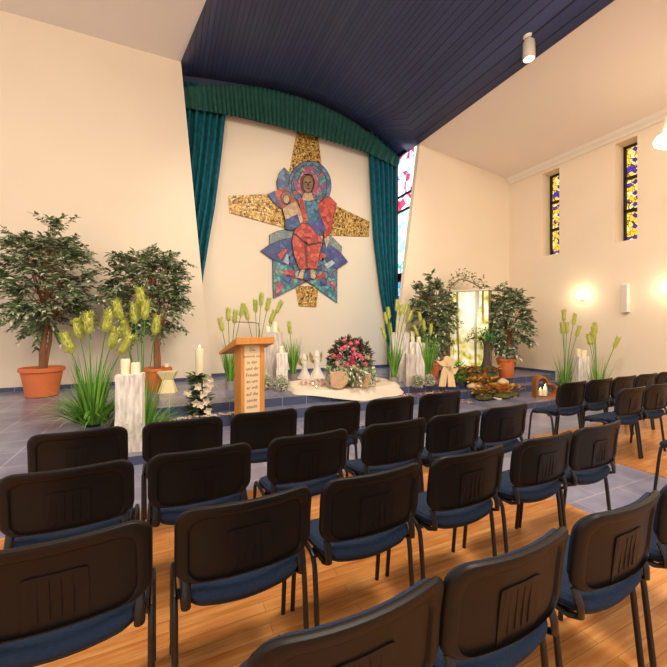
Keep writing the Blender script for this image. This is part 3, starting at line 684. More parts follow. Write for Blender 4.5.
# ---------------------------------------------------------------- lectern
L = ground(249.5, 4.75, Z1); LR = -TH+.66
lec = thing('lectern', 'honey oak lectern with a printed strip on its front, beside the front row', 'lectern', L, LR)
cw, ch = .335, 1.10
m = M(); m.box((0, 0, .03), (.38, .27, .06)); m.build('base', OAK, lec, smooth=False, bevel=.006)
m = M(); m.box((0, 0, .06+ch/2), (cw, .22, ch)); m.build('column', OAK, lec, smooth=False, bevel=.004)
m = M(); m.box((-.015, -.113, .06+ch/2-.01), (.215, .006, ch-.04)); strip = m.build('text_strip', mat('cream_paper', '#e6c69a', .7, .03), lec, smooth=False)
lines = ['Du', 'kommst aus', 'in der', 'und dir', 'Freude', 'an uns', 'er will', 'auf die', 'sende', 'macht', 'wird', 'gelesen']
INK = mat('brown_ink', '#5a3526', .7)
for i, tx in enumerate(lines):
    cu = bpy.data.curves.new('text_line', 'FONT'); cu.body = tx; cu.size = .062 if i != 1 else .05; cu.align_x = 'CENTER'; cu.extrude = .0006
    tmp = bpy.data.objects.new('text_line', cu); C.objects.link(tmp)
    bpy.context.view_layer.update()
    me = bpy.data.meshes.new_from_object(tmp.evaluated_get(bpy.context.evaluated_depsgraph_get())); bpy.data.objects.remove(tmp)
    o = bpy.data.objects.new('text_line', me); C.objects.link(o); me.materials.clear(); me.materials.append(INK)
    o.parent = strip; o.location = (-.015, -.1165, 1.055-i*.083-(.03 if i > 9 else 0)); o.rotation_euler = (pi/2, 0, 0)
# desk top slopes down towards the reader's side, at the back
m = M(); b1 = [(-.27, -.20, 1.15), (.27, -.20, 1.15), (.27, -.20, 1.24), (-.27, -.20, 1.24)]; b2 = [(-.27, .40, .99), (.27, .40, .99), (.27, .40, 1.02), (-.27, .40, 1.02)]
m.add(b1+b2, [(0, 1, 2, 3), (7, 6, 5, 4), (0, 4, 5, 1), (1, 5, 6, 2), (2, 6, 7, 3), (3, 7, 4, 0)]); m.build('desk_top', OAK, lec, smooth=False, bevel=.004)
m = M(); m.tube([(.14, 0, 1.17), (.14, -.02, 1.30), (.13, 0, 1.42), (.05, .02, 1.432), (-.18, .04, 1.436)], .006, 8); m.build('microphone_arm', mat('grey_metal', '#6a6258', .4, .05, metal=.6), lec)
# ---------------------------------------------------------------- hourglass stand, candle and flowers
L = ground(168, 5.95, Z3)
t = thing('hourglass_stand', 'butter coloured hourglass shaped wooden stand beside the left ficus pot', 'stand', L, -TH+.2)
m = M(); m.box((0, 0, .11), (.27, .2, .22), taper=.55); m.build('lower_block', BUTTER, t, smooth=False, bevel=.006)
m = M(); m.box((0, 0, .335), (.14, .11, .01)); 
m2 = M(); m2.box((0, 0, -.07), (.30, .22, .14), taper=.52, rot=Matrix.Rotation(pi, 3, 'X')); m2.v = [(x, y, z+.36) for x, y, z in m2.v]; m2.build('upper_block', BUTTER, t, smooth=False, bevel=.006)
m = M(); m.box((0, 0, .225), (.15, .11, .02)); m.build('waist', BUTTER, t, smooth=False)
candle('small candle on the hourglass stand', (L.x-.02, L.y, L.z+.432), .035, .06)
L = ground(199.5, 5.0, Z1+.14)
t = thing('flower_garland_stand', 'dark candle stand wrapped in white lilies and ivy on the step left of the lectern', 'flower arrangement', L)
m = M(); m.lathe([(.10, 0), (.10, .015), (.02, .03), (.015, .3), (.018, .52), (.075, .54), (.08, .555), (.05, .555)], 16); m.build('stand', mat('dark_iron', '#2a2622', .5), t)
rnd = random.Random(4); lf = M(); fl = M()
for k in range(300):
    z = rnd.uniform(.02, .55); w = rnd.uniform(0, 2*pi); r = rnd.uniform(.02, .06+.05*math.sin(z*9)**2)
    lf.leaf((r*math.cos(w), r*math.sin(w), z), (math.cos(w), math.sin(w), rnd.uniform(-.4, .7)), (0, 0, 1), rnd.uniform(.08, .16), .065, rnd.randint(0, 1))
lf.build('ivy_leaves', [LF1, LF2], t, smooth=False, recalc=False)
for cx, cy, cz in ((.07, -.14, .46), (-.03, -.15, .42), (.08, -.15, .36), (.03, -.16, .31), (.0, -.16, .17), (.07, -.15, .21), (-.06, -.15, .2), (-.16, -.1, .34), (.12, -.1, .5), (.1, -.13, .07), (.12, -.14, .42)):
    f1 = M(); c = Vector((cx, cy, cz))
    for ring, ln in ((6, .075), (5, .05)):
        for j in range(ring):
            w = 2*pi*j/ring+rnd.random(); d = Vector((math.cos(w), -.7 if ring == 6 else -1.3, math.sin(w)))
            f1.leaf(c, d, (0, -1, 0), ln, .062, 0, .2)
    f1.build('lily', mat('lily_white', '#f1e2c8', .6, .05), t, smooth=False, recalc=False)
candle('tall burning ivory candle standing above the white lilies', (L.x, L.y, L.z+.556), .055, .37, True)
# ---------------------------------------------------------------- altar cloth, bouquet, figurines
cl = M(); cc = G(349, 387.5, Z3+.02); nr, ns = 14, 72
rx, ry, zt = .98, .66, .075; P = []
ca, sa = math.cos(-.05), math.sin(-.05)
for i in range(nr+1):
    f = i/nr
    for j in range(ns):
        w = 2*pi*j/ns
        sqz = 1/(abs(math.cos(w))**3.2+abs(math.sin(w))**3.2)**(1/3.2)
        if f < .72: r = f/.72; z = zt-.004*r*r
        else: r = 1+.10*((f-.72)/.28)*(1+.5*math.sin(w*7)); z = zt*(1-(f-.72)/.28)+.004
        x, y = rx*r*sqz*math.cos(w), ry*r*sqz*math.sin(w)
        if f > .72: kk = max(0, min(1, (-.15-y)/.55))*max(0, min(1, (x+1.0)/1.1)); z -= .13*((f-.72)/.28)*kk*kk*(3-2*kk)
        P.append((x*ca-y*sa, x*sa+y*ca, z+.005*math.sin(x*9)*math.sin(y*11)))
fs = [(i*ns+j, i*ns+(j+1) % ns, (i+1)*ns+(j+1) % ns, (i+1)*ns+j) for i in range(nr) for j in range(ns)]
cl.add(P, fs)
CTR = Vector((cc.x, T3+.66-.10, Z3))
tag(cl.build('altar_cloth', CLOTH, loc=CTR), 'cream lace cloth over the low altar block, strewn with rose petals', 'tablecloth')
ZT = Z3+zt+.004
rnd = random.Random(9)
PETR = [mat('petal_red', '#b5473c', .7, .2), mat('petal_pink', '#d98a78', .7, .2), mat('petal_pale', '#eac6b0', .7, .1)]
def petals(name, label, n, fn, size, mats=PETR):
    m = M()
    for k in range(n):
        x, y, z = fn(); w = rnd.uniform(0, 2*pi)
        m.leaf((x, y, z+rnd.uniform(.002, .012)), (math.cos(w), math.sin(w), rnd.uniform(-.1, .3)), (0, 0, 1), size*rnd.uniform(.7, 1.3), size*.8, rnd.randint(0, len(mats)-1), .2)
    return tag(m.build(name, mats, smooth=False, recalc=False), label, 'petals', kind='stuff')
def ring():
    w = rnd.uniform(0, 2*pi); q = rnd.uniform(.45, .95)
    return CTR.x+.85*q*math.cos(w), CTR.y+.56*q*math.sin(w), ZT
petals('rose_petals', 'red and pink rose petals strewn over the cream altar cloth', 260, ring, .055)
petals('rose_petals', 'pale pink petals strewn along the steps before the wooden angel', 120, lambda: (rnd.uniform(3.75, 4.9), rnd.choice((rnd.uniform(5.1, 5.33), rnd.uniform(4.8, 5.05))), 0) if False else (rnd.uniform(3.75, 4.9), rnd.uniform(5.12, 5.34), Z2), .05, PETR[1:])
petals('rose_petals', 'pale petals strewn on the platform at the foot of the wooden angel', 50, lambda: (rnd.uniform(4.3, 4.95), rnd.uniform(5.4, 5.6), Z3), .05, PETR[1:])
petals('rose_petals', 'pale petals on the low plinth under the driftwood arrangement', 30, lambda: (rnd.uniform(4.55, 5.0), rnd.uniform(4.7, 5.0), Z1), .05, PETR[1:])
WPET = [mat('petal_white', '#f0e2d2', .7, .06), mat('petal_blush', '#e6c8b4', .7, .08)]
petals('white_petals', 'white petals along the step below the lily candle stand', 120, lambda: (rnd.uniform(.0, 1.0), rnd.uniform(5.1, 5.2), Z2), .055, WPET)
petals('white_petals', 'white petals on the platform edge left of the lectern', 60, lambda: (rnd.uniform(.9, 1.3), rnd.uniform(5.4, 5.5), Z3), .055, WPET)
def slab(label, loc, rz, tilt, poly):
    m = M(); m.prism([(x, -.02, z) for x, z in poly], (0, .04, 0)); o = m.build('wooden_slab', SLABW, smooth=False, bevel=.006, loc=loc); o.rotation_euler = (tilt, 0, rz)
    return tag(o, label, 'wooden slab', 'pale wooden slabs round the bouquet')
Lb = Vector((CTR.x+.02, CTR.y-.03, ZT+.008))
slab('pale wooden slab at the front left of the rose bouquet', G(340, 389, ZT+.01)+Vector((.0, .06, 0)), -TH+.25, .1, [(-.13, .04), (-.03, 0), (.06, .0), (.15, .08), (.17, .28), (-.15, .28)])
slab('pale wooden slab at the front right of the rose bouquet', G(360, 387.5, ZT+.01)+Vector((.02, .06, 0)), -TH-.35, .1, [(-.17, .06), (-.05, 0), (.16, .01), (.2, .10), (.2, .24), (-.18, .26)])
bq = thing('rose_bouquet', 'domed bouquet of pink and red roses with dark foliage on the altar cloth', 'bouquet', G(349, 385.3, ZT+.004)+Vector((.05, .06, 0)))
m = M(); m.lathe([(.14, 0), (.18, .02), (.2, .28), (.21, .3), (.05, .3)], 20); m.build('vase', mat('taupe_clay', '#9c8a74', .7), bq)
rnd = random.Random(12); m = M(); BR = .405
DRED = mat('burgundy_leaf', '#55222a', .6, .25)
for k in range(1500):
    d = Vector((rnd.gauss(0, 1), rnd.gauss(0, 1), rnd.gauss(.15, .9))).normalized()
    if d.z < -.75: continue
    r = BR*rnd.uniform(.72, 1.0); q = Vector((d.x*r*.95, d.y*r*.9, .42+d.z*r*1.0))
    x = rnd.random(); low = d.z < .05
    mi = (0 if x < .5 else 1 if x < .9 else 2) if low else (3 if x < .6 else 0 if x < .88 else 1)
    m.leaf(q, d+Vector((rnd.gauss(0, .5), rnd.gauss(0, .5), rnd.gauss(-.1, .5))), (rnd.gauss(0, .4), rnd.gauss(0, .4), 1), rnd.uniform(.06, .11), .045, mi)
for k in range(260):
    x = rnd.uniform(-.42, .42); q = Vector((math.cos(TH), -math.sin(TH), 0))*x + Vector((-math.sin(TH), -math.cos(TH), 0))*(.38*math.sqrt(max(.1, 1-(x/.5)**2))+rnd.uniform(-.03, .07))
    hang = rnd.choice((.0, .12, .2))+.12*math.sin(x*17)
    m.leaf((q.x, q.y, rnd.uniform(max(.06, .22-hang), .36)), (rnd.gauss(0, .5), rnd.gauss(0, .5)-.3, -1), (0, -1, .2), .07, .04, rnd.choice((0, 1, 1, 2)))
m.build('foliage', [LF1, LF2, LF3, DRED], bq, smooth=False, recalc=False)
for k in range(12):
    w = rnd.uniform(0, 2*pi); z = rnd.uniform(.4, .9)
    m = M()
vd = Vector((-math.sin(TH), -math.cos(TH), 0)); vr = Vector((math.cos(TH), -math.sin(TH), 0))
ROSES = [(-.10, .30, 0), (.0, .36, 2), (.05, .26, 2), (-.22, .12, 1), (-.18, .26, 2), (.03, .10, 1), (.07, .17, 0), (.02, .03, 1), (.20, .10, 2), (.16, .14, 0), (-.25, .0, 3), (-.17, -.08, 3), (.05, -.06, 3), (.28, -.02, 2), (.27, -.16, 3), (-.07, -.02, 2), (.14, -.14, 3), (-.12, .42, 2), (.12, .38, 0), (.33, .1, 3), (-.33, .13, 2)]
RM = [mat('rose_pink', '#d9677a', .6, .1), mat('rose_magenta', '#b9284c', .6, .1), mat('rose_salmon', '#cf7070', .6, .1), mat('rose_blush', '#d9ab90', .6, .1)]
for x, z, mi in ROSES:
    dep = math.sqrt(max(.02, 1-(x/.5)**2-(z/.52)**2))*BR*.98
    x *= .84; z *= .84; c = vr*x + vd*dep + Vector((0, 0, .42+z)); nrm = (vr*x+vd*dep+Vector((0, 0, z))).normalized()
    m = M(); m.blob(c, .035, int(x*99), .1, 8)
    a_ = nrm.cross(Vector((0, 0, 1))).normalized(); b2 = a_.cross(nrm)
    for rg, (n_, sp, ln) in enumerate(((5, .5, .05), (6, .9, .06), (7, 1.4, .065))):
        for j in range(n_):
            w = 2*pi*(j+.5*rg)/n_; d = nrm+(a_*math.cos(w)+b2*math.sin(w))*sp
            m.leaf(c-nrm*.01, d, nrm, ln, .05, 0, .3)
    m.build('rose', RM[mi], bq, smooth=False, recalc=False)
def figurine(label, loc, h, rz):
    t = thing('ceramic_angel', label, 'figurine', loc, rz, 'white ceramic angels'); k = h/.5
    m = M(); m.lathe([(.17*k, 0), (.175*k, .012*k), (.12*k, .06*k), (.07*k, .16*k), (.05*k, .24*k), (.06*k, .30*k), (.045*k, .35*k), (.02*k, .37*k)], 18); m.build('gown', CERAM, t)
    m = M(); m.blob((0, -.01*k, .41*k), .048*k, 1, .02, 12); m.build('head', CERAM, t)
    m = M(); m.lathe([(.075*k, .34*k), (.066*k, .40*k), (.055*k, .46*k), (.03*k, .5*k), (.004*k, .53*k)], 14, (0, .025*k, 0)); m.build('veil', CERAM, t)
    for s in (-1, 1):
        m = M(); m.prism([(s*.03*k, .05*k, .26*k), (s*.10*k, .06*k, .30*k), (s*.13*k, .07*k, .42*k), (s*.115*k, .07*k, .49*k), (s*.06*k, .06*k, .40*k)], (0, .02*k, 0)); m.build('wing', mat('antique_gold', '#a58c5c', .5, .1), t, smooth=False)
    return t
figurine('white ceramic angel figure, left and lower of the pair behind the altar cloth', ground(304.5, 7.6, Z3), .5, .2)
figurine('white ceramic angel figure, right and taller of the pair behind the altar cloth', ground(317, 7.6, Z3), .58, -.1)
def tealight(label, loc):
    t = thing('tealight', label, 'candle', loc, 0, 'tealights on the altar cloth')
    m = M(); m.lathe([(.02, 0), (.021, .016), (.019, .016), (.018, .012), (.002, .012)], 14); m.build('cup', ZINC, t)
    m = M(); m.lathe([(.002, .013), (.006, .02), (.006, .028), (.001, .042)], 8); m.build('flame', FLAME, t)
tealight('burning tealight on the cloth, the one nearest the front left edge', G(316.5, 388, ZT)); tealight('burning tealight on the cloth, further back among the petals', G(313, 385, ZT))
# wooden angel
L = ground(447, 6.55, Z3)
t = thing('wooden_angel', 'flat pale wooden angel with spread wings, standing at the platform edge', 'figurine', L, -TH-.1)
q = 6.55/F; px = lambda pts: [((x-87)/5.13*q, -.02, (268-y)/5.13*q) for x, y in pts]
m = M(); m.prism(px([(45, 268), (60, 190), (72, 160), (105, 160), (118, 200), (130, 268), (92, 268), (88, 205), (80, 268)]), (0, .05, 0)); m.build('gown', PALE, t, smooth=False, bevel=.004)
m = M(); m.prism(px([(70, 165), (50, 155), (28, 132), (55, 140), (68, 132), (88, 155), (110, 132), (135, 130), (122, 150), (118, 175), (145, 172), (128, 205), (105, 200), (88, 175)]), (0, .035, 0)); m.build('wings', PALE, t, smooth=False, bevel=.003)
m = M(); m.prism([(x, y-.005, z) for x, y, z in px(ell(88, 130, 19, 20, 20))], (0, .045, 0)); m.build('head', PALE, t, smooth=False)
# ---------------------------------------------------------------- glowing forest box
L = ground(470.5, 8.0, Z3); wb, db, hb = .86, .34, (H-291.5)*8.0/F+E-Z3
t = thing('light_box', 'tall glowing light box printed with a sunlit forest, between two ficus trees', 'light box', L, -1.0)
def forest():
    m, nt, b, tc = nodes_of('backlit_forest_print', .4)
    sx = nt.nodes.new('ShaderNodeSeparateXYZ'); nt.links.new(tc.outputs['Object'], sx.inputs['Vector'])
    def noise(scale, stretch, det=4):
        mp = nt.nodes.new('ShaderNodeMapping'); mp.inputs['Scale'].default_value = stretch
        nt.links.new(tc.outputs['Object'], mp.inputs['Vector'])
        n_ = nt.nodes.new('ShaderNodeTexNoise'); n_.inputs['Scale'].default_value = scale; n_.inputs['Detail'].default_value = det
        nt.links.new(mp.outputs['Vector'], n_.inputs['Vector']); return n_.outputs['Fac']
    fol = ramp(nt, noise(6, (1, 1, 1), 7), [(.34, '#8f9440'), (.44, '#d3c464'), (.53, '#f6ecae'), (.64, '#fffdf0')])
    tr = ramp(nt, noise(5, (2.2, .01, .05), 2), [(.57, (0, 0, 0, 1)), (.62, (1, 1, 1, 1))])
    c = mix(nt, tr, fol, lin('#7a6a3a'))
    g = nt.nodes.new('ShaderNodeTexGradient'); g.gradient_type = 'SPHERICAL'
    mp = nt.nodes.new('ShaderNodeMapping'); mp.inputs['Location'].default_value = (.0, 0, -1.45*.75); mp.inputs['Scale'].default_value = (2.3, 0, .75)
    nt.links.new(tc.outputs['Object'], mp.inputs['Vector']); nt.links.new(mp.outputs['Vector'], g.inputs['Vector'])
    sun = ramp(nt, g.outputs['Fac'], [(.35, (0, 0, 0, 1)), (.95, (1, 1, 1, 1))])
    c = mix(nt, sun, c, (1, .97, .9, 1))
    nt.links.new(c, b.inputs['Base Color']); nt.links.new(c, b.inputs['Emission Color']); b.inputs['Emission Strength'].default_value = .5
    return m
m = M(); m.box((0, 0, hb/2), (wb-.02, db, hb)); m.build('housing', mat('light_box_housing', '#b89a64', .6, .3, 5), t, smooth=False)
m = M(); m.box((0, -db/2-.005, hb/2), (wb-.05, .01, hb-.04)); m.build('forest_print', forest(), t, smooth=False)
m = M(); m.box((0, 0, hb+.012), (wb+.02, db+.03, .025)); m.build('top_cap', WHITEW, t, smooth=False)
m = M()
for s in (-1, 1): m.box((s*(wb/2-.012), -db/2-.008, hb/2), (.025, .025, hb))
m.build('edge_post', mat('brown_edge', '#7c6440', .5), t, smooth=False)
# twig arch above the box
rnd = random.Random(21)
L2 = ground(469, 8.25, Z3)
t = thing('twig_arch', 'leafy twig arch curving over the top of the glowing forest box', 'branch', L2, -TH)
def vx(u, Y): return (u-469)*Y/F
def vz(v, Y): return (H-v)*Y/F+E-Z3
pth = [(vx(451, 8.25), 0, 0), (vx(449, 8.25), 0, vz(330, 8.25)), (vx(450, 8.25), 0, vz(287, 8.25)), (vx(459, 8.25), 0, vz(279, 8.25)), (vx(470, 8.25), .02, vz(281, 8.25)), (vx(481, 8.25), 0, vz(288, 8.25)), (vx(489, 8.25), 0, vz(296, 8.25)), (vx(492, 8.25), 0, vz(335, 8.25)), (vx(491, 8.25), 0, 0)]
m = M(); m.tube(pth, .013, 7); m.build('twig', BARK, t)
m = M()
for a_, b2 in zip(pth[1:], pth[2:-1]):
    for k in range(42):
        p = Vector(a_).lerp(Vector(b2), rnd.random())+Vector((rnd.gauss(0, .05), rnd.gauss(0, .05), rnd.gauss(.05, .08)))
        m.leaf(p, (rnd.gauss(0, 1), rnd.gauss(0, 1), rnd.gauss(.2, .6)), (0, 0, 1), .09, .045, rnd.randint(0, 2))
m.build('leaves', [LF1, LF2, LF2], t, smooth=False, recalc=False)
# ---------------------------------------------------------------- root sculpture, ferns, driftwood arrangement
DARKW = mat('dark_driftwood', '#4a4038', .8, .25, 12, bump=.6)
L = ground(486.5, 7.5, Z3+.17)
t = thing('root_sculpture', 'dark bonsai-like root with flared foot before the forest box', 'driftwood', L, -TH)
m = M(); m.lathe([(.2, 0), (.13, .05), (.085, .14), (.065, .28), (.06, .42), (.05, .56)], 14, wob=.15); m.tube([(0, 0, .52), (-.08, -.02, .66), (-.25, -.05, .72), (-.42, -.05, .66)], [.05, .03, .02, .008], 7); m.tube([(0, 0, .52), (.03, 0, .7), (0, 0, .86)], [.05, .03, .01], 7); m.build('trunk', DARKW, t)
m = M(); rnd = random.Random(5)
for k in range(260):
    f = rnd.random()
    c = Vector((-.0, 0, .74)) if f < .55 else Vector((-.3*rnd.random()-.08, -.05, .76))
    p = c+Vector((rnd.gauss(0, .08), rnd.gauss(0, .08), rnd.gauss(0, .07)))
    m.leaf(p, (rnd.gauss(0, 1), rnd.gauss(0, 1), rnd.gauss(0, 1)), (0, 0, 1), .07, .04, 0 if f < .55 else 1)
m.build('leaves', [mat('leaf_emerald', '#4e9a52', .5, .2), mat('leaf_olive', '#a8a83c', .5, .2)], t, smooth=False, recalc=False)
def fern(label, loc, h, seed, mats, n=110):
    rnd = random.Random(seed); t = thing('green_bush', label, 'plant', loc, 0)
    m = M(); m.lathe([(.06, 0), (.07, .04), (.02, .06)], 10); m.build('root_base', SOIL, t)
    m = M()
    for k in range(n):
        w = rnd.uniform(0, 2*pi); r = .11*math.sqrt(rnd.random()); z = rnd.uniform(.03, h)
        m.leaf((r*math.cos(w), r*math.sin(w), z), (math.cos(w), math.sin(w), .6), (0, 0, 1), .09, .04, rnd.randint(0, len(mats)-1))
    m.build('leaves', mats, t, smooth=False, recalc=False)
fern('bushy bright green plant between the wooden angel and the forest box', ground(457.5, 6.75, Z3), .42, 3, [GRN, mat('leaf_bright', '#5fa83a', .5, .2)])
# mossy mound that spills from the platform over the steps
Ld = ground(492, 6.2, 0)
MOSS = mat('moss', '#5a5a2c', .95, .3, 20, bump=.8)
RUST = mat('rust_leaf', '#a85a26', .6, .25); OCH = mat('ochre_leaf', '#cf9438', .6, .2); TANL = mat('tan_leaf', '#d9b27c', .6, .15)
xs, ys = Ld.x, Ld.y
md = thing('autumn_arrangement', 'mossy autumn arrangement of leaves and bark spilling down the steps before the forest box', 'arrangement', (5.75, 5.2, Z1))
def zt_(y): return 0 if y < T2 else (Z2-Z1 if y < T3 else Z3-Z1)
m = M()
MO = [(5.35, 4.86, .13), (5.75, 4.82, .13), (6.1, 4.88, .13), (5.55, 5.0, .16), (5.95, 5.0, .15), (5.5, 5.22, .12), (5.9, 5.22, .13), (5.45, 5.5, .13), (5.8, 5.52, .15), (6.1, 5.5, .12), (5.35, 5.65, .1), (5.55, 5.72, .17), (5.85, 5.74, .17), (6.05, 5.5, .24), (6.2, 5.62, .18)]
for i, (x, y, r) in enumerate(MO): m.blob((x-5.75, y-5.2, zt_(y)+r*.45), r, i, .2, 12, sq=(1.3, 1.0, .6))
m.build('moss_bed', MOSS, md)
rnd = random.Random(31); m = M()
for k in range(760):
    x, y, r = rnd.choice(MO); w = rnd.uniform(0, 2*pi); q = r*1.25*math.sqrt(rnd.random())
    p = (x-5.75+q*math.cos(w), y-5.2+q*.8*math.sin(w), zt_(y)+r*.55+rnd.uniform(.05, .10))
    m.leaf(p, (math.cos(w), math.sin(w), rnd.uniform(-.1, .9)), (0, 0, 1), rnd.uniform(.08, .16), .075, rnd.choice((0, 0, 1, 1, 2, 2, 3, 4)))
m.build('autumn_leaves', [RUST, OCH, TANL, LF1, GRN], md, smooth=False, recalc=False)
for i, (x, y, z, a0) in enumerate(((5.42, 5.1, .28, .9), (5.66, 5.2, .34, -.4), (5.85, 5.3, .36, .2))):
    m = M(); bk = [Vector((x-5.75, y-5.2, z-.1)) + Matrix.Rotation(a0, 3, 'Y') @ Vector(q) for q in ((-.05, 0, -.12), (.05, 0, -.12), (.07, 0, .1), (.0, 0, .22), (-.06, 0, .08))]
    m.prism(bk, (0, .03, 0)); m.build('bark_piece', [OCH, RUST, RUST][i], md, smooth=False)
m = M()
for k in range(5):
    w = k*.7; m.tube([(-.35+k*.15, -.38, .05), (-.3+k*.17, -.3, .16), (-.2+k*.15, -.1, .3)], [.02, .016, .006], 6)
m.build('twig', DARKW, md)
def stone(label, u, v, z, r, m_, seed):
    p = G(u, v, z); mm = M(); mm.blob((0, 0, r*.6), r, seed, .15, 14, sq=(1.25, 1, .72)); return tag(mm.build('stone', m_, loc=p), label, 'stone', 'stones in the autumn arrangement')
STN = mat('sand_stone', '#d8b684', .7, .15, 12)
stone('pale stone at the left end of the autumn arrangement, on the step', 473.5, 389.5, Z2, .105, STN, 1)
p = Vector((5.95, 4.86, Z1+.16))
t = thing('glass_candle_holder', 'amber glass candle holder at the front of the autumn arrangement', 'candle holder', G(499, 397.5, Z1))
m = M(); m.box((0, 0, .13), (.28, .22, .25)); m.build('glass', mat('amber_glass', '#b5561e', .15, .15, 6), t, smooth=False, bevel=.012)
m = M(); m.box((0, 0, .262), (.29, .23, .02)); m.build('rim', OCH, t, smooth=False)
stone('round pale stone lying on the amber glass holder', 503, 384.5, Z1+.27, .09, STN, 2)
stone('pale stone on the platform beside the right ficus pot', 494, 377, Z3, .08, STN, 4)
WSH = mat('pale_shell', '#efe0cc', .6, .05)
for i, (u, v, lb) in enumerate(((484, 396, 'left'), (498, 399.5, 'middle'), (513, 397, 'right'))):
    p = G(u, v, Z1); mm = M(); mm.prism([Vector((math.cos(w)*.13, math.sin(w)*.05, .01+.02*math.cos(w*2))) for w in [2*pi*j/14 for j in range(14)]], (0, 0, .02))
    o = mm.build('bark_curl', [OCH, WSH, TANL][i], loc=(p.x, p.y, p.z+.012), smooth=False); tag(o, '%s one of three curled pale bark pieces before the autumn arrangement' % lb, 'bark piece', 'curled bark pieces')
# ---------------------------------------------------------------- heart lantern
L = G(544.5, 397.5, Z1); q = (L.x*math.sin(TH)+L.y*math.cos(TH))/F
t = thing('heart_lantern', 'wooden heart shaped frame with glowing candles on the low plinth', 'lantern', L, -TH)
hp = [(-10.4, 0), (-10.4, 7.5), (-10.4, 15.5)] + [(-4.3+6.1*math.cos(w), 15.5+6.6*math.sin(w)) for w in [pi*(1-i/10) for i in range(1, 10)]] + [(1.6, 14.6)] + [(5.6+6.4*math.cos(w), 7.2+7.2*math.sin(w)) for w in [pi*.6-pi*1.1*i/11 for i in range(12)]] + [(0, 0)]
n = len(hp); P = []; dp = .16; hc = (-3.2, 8.2)
for x, y in hp:
    xi, yi = hc[0]+(x-hc[0])*.85, hc[1]+(y-hc[1])*.85
    P += [Vector((x*q, -dp/2, y*q)), Vector((x*q, dp/2, y*q)), Vector((xi*q, dp/2, yi*q)), Vector((xi*q, -dp/2, yi*q))]
m = M(); m.add(P, [(i*4+j, i*4+(j+1) % 4, ((i+1) % n)*4+(j+1) % 4, ((i+1) % n)*4+j) for i in range(n) for j in range(4)])
zmin = min(p[2] for p in m.v); m.v = [(x, y, z-zmin) for x, y, z in m.v]
m.build('heart_frame', mat('brown_wood', '#a8652c', .5, .15, 6), t, smooth=False)
for i, (u, h_) in enumerate(((540.3, .10), (543, .12), (546.3, .17))):
    c = L + vr*((u-544.5)*q) + Vector((0, (.0, -.03, .02)[i], .04))
    candle(['short left', 'short middle', 'tallest'][i] + ' glowing candle inside the wooden heart', c, .035, h_, True)
# ---------------------------------------------------------------- wall and ceiling fittings
LAMPW = mat('lamp_glow', '#fff6e4', .5, .01, 3, emit='#ffe2b0', es=14)
def sconce(label, t_, z):
    r = thing('wall_sconce', label, 'wall lamp', (XR, t_, z), 0, 'wall sconces')
    m = M(); m.box((-.015, 0, 0), (.03, .10, .16)); m.build('back_plate', WHITEW, r, smooth=False)
    m = M(); m.lathe([(.05, -.07), (.065, -.05), (.07, .05), (.06, .07)], 16, (-.09, 0, .02)); m.build('lamp_shade', LAMPW, r)
    m = M(); m.tube([(-.02, 0, -.06), (-.06, 0, -.09), (-.09, 0, -.05)], .01, 8); m.build('arm', ZINC, r)
    ld = bpy.data.lights.new('sconce_light', 'POINT'); ld.energy = 4.5; ld.color = (1, .82, .6); ld.shadow_soft_size = .08
    lo = bpy.data.objects.new('sconce_light', ld); C.objects.link(lo); lo.location = (XR-.24, t_, z+.03)
sconce('glowing wall lamp on the right wall below the farther slit window', 4.752, 2.13); sconce('glowing wall lamp at the picture edge, below the nearer slit window', 3.25, 2.13)
r = thing('wall_speaker', 'slim white column loudspeaker on the right wall between the lamps', 'loudspeaker', (XR-.05, 3.93, 1.75))
m = M(); m.box((0, 0, .29), (.09, .11, .56)); m.build('cabinet', WHITEW, r, smooth=False, bevel=.01)
m = M(); m.box((-.047, 0, .29), (.006, .085, .5)); m.build('grille', mat('speaker_grille', '#d8cbbd', .7, .05, 60), r, smooth=False)
m = M(); m.box((.01, 0, .0), (.05, .04, .03)); m.build('mount', ZINC, r, smooth=False)
L = PD(529, 50, 5.5)
r = thing('ceiling_spotlight', 'white cylindrical spotlight under the navy board ceiling', 'spotlight', L, 0)
m = M(); m.tube([(-.02, 0, .2), (-.01, 0, .16), (0, 0, .12)], .03, 8); m.lathe([(.05, .17), (.07, .19), (.07, .21), (.05, .22)], 12, (-.02, 0, 0)); m.build('stem', WHITEW, r)
zc = 5.99-L.z; m = M(); m.tube([(-.02, 0, .15), (-.02, 0, max(.2, zc))], .015, 8); m.build('drop_rod', ZINC, r)
m = M(); m.lathe([(.085, -.14), (.09, -.13), (.085, .12), (.05, .16), (.01, .165)], 18); m.build('lamp_body', mat('lamp_housing', '#c9bba6', .4, .03), r)
m = M(); m.lathe([(.07, -.145), (.072, -.142), (.02, -.141)], 16); m.build('lens', LAMPW, r)
L = PD(671, 139, 5.3)
r = thing('pendant_lamp', 'bright white pendant lamp under the right ceiling, at the picture edge', 'pendant lamp', L)
m = M(); m.lathe([(.12, -.10), (.19, -.05), (.20, 0), (.17, .06), (.09, .10)], 24); m.build('globe', LAMPW, r)
m = M(); m.lathe([(.08, .10), (.09, .12), (.09, .30), (.07, .34)], 18); m.tube([(0, 0, .33), (0, 0, 5.42-L.z)], .012, 8); m.build('housing', WHITEW, r)
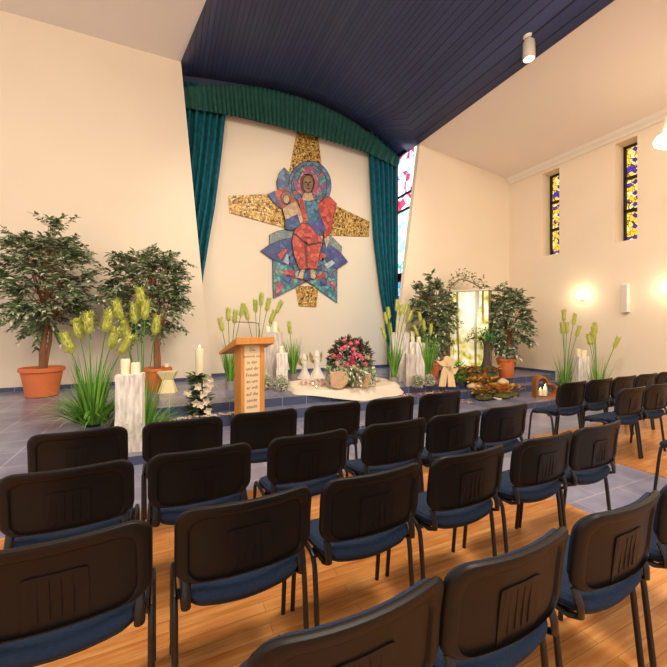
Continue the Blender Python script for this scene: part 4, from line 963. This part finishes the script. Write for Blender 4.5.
# ---------------------------------------------------------------- light
def area(loc, target, size, energy, col, shape='DISK'):
    ld = bpy.data.lights.new('added_fill_light', 'AREA'); ld.shape = shape; ld.size = size; ld.energy = energy; ld.color = col  # soft fill light added under the ceiling for brightness, no lamp modelled
    o = bpy.data.objects.new('added_fill_light', ld); C.objects.link(o); o.location = loc
    o.rotation_euler = (Vector(target)-Vector(loc)).to_track_quat('-Z', 'Y').to_euler(); return o
def spot(loc, target, energy, col, ang=60, rad=.1, blend=.6):
    ld = bpy.data.lights.new('ceiling_spot', 'SPOT'); ld.energy = energy; ld.color = col; ld.spot_size = math.radians(ang); ld.spot_blend = blend; ld.shadow_soft_size = rad
    o = bpy.data.objects.new('ceiling_spot', ld); C.objects.link(o); o.location = loc
    o.rotation_euler = (Vector(target)-Vector(loc)).to_track_quat('-Z', 'Y').to_euler(); return o
WARM = (1, .87, .72)
area((1.5, -1.8, 6.0), (2, 5, 1.5), 2.2, 190, WARM)
area((-4, 1.5, 6.2), (-3, 6, 1), 1.5, 110, WARM)
area((6.5, .5, 5.0), (6.5, 3, 0), 1.2, 55, WARM)
area((1.8, 1.2, 6.2), (1.8, 1.4, 0), 1.6, 300, WARM)
spot((4.6, 2.6, 5.6), (-2.2, 7.2, .8), 295, WARM, 62)
spot((1.0, 1.8, 6.4), (5.4, 6.6, .8), 110, WARM, 60)
spot((3.0, 2.0, 6.6), (2.6, 8.2, 2.6), 400, (1, .93, .82), 62)
w = bpy.data.worlds.new('World'); bpy.context.scene.world = w; w.use_nodes = True
w.node_tree.nodes['Background'].inputs['Color'].default_value = (1, .94, .88, 1); w.node_tree.nodes['Background'].inputs['Strength'].default_value = 1.25
# ---------------------------------------------------------------- camera
cd = bpy.data.cameras.new('Camera'); cam = bpy.data.objects.new('Camera', cd); C.objects.link(cam)
cd.sensor_width = 36; cd.lens = 36*F/667; cd.shift_y = -(333.5-H)/667; cd.clip_end = 100; cd.clip_start = .05
cam.location = EYE; cam.rotation_euler = (pi/2, 0, -TH)
sc = bpy.context.scene; sc.camera = cam
vs = sc.view_settings; vs.view_transform = 'Standard'; vs.look = 'None'; vs.gamma = 1; vs.exposure = -0.06; vs.use_curve_mapping = False
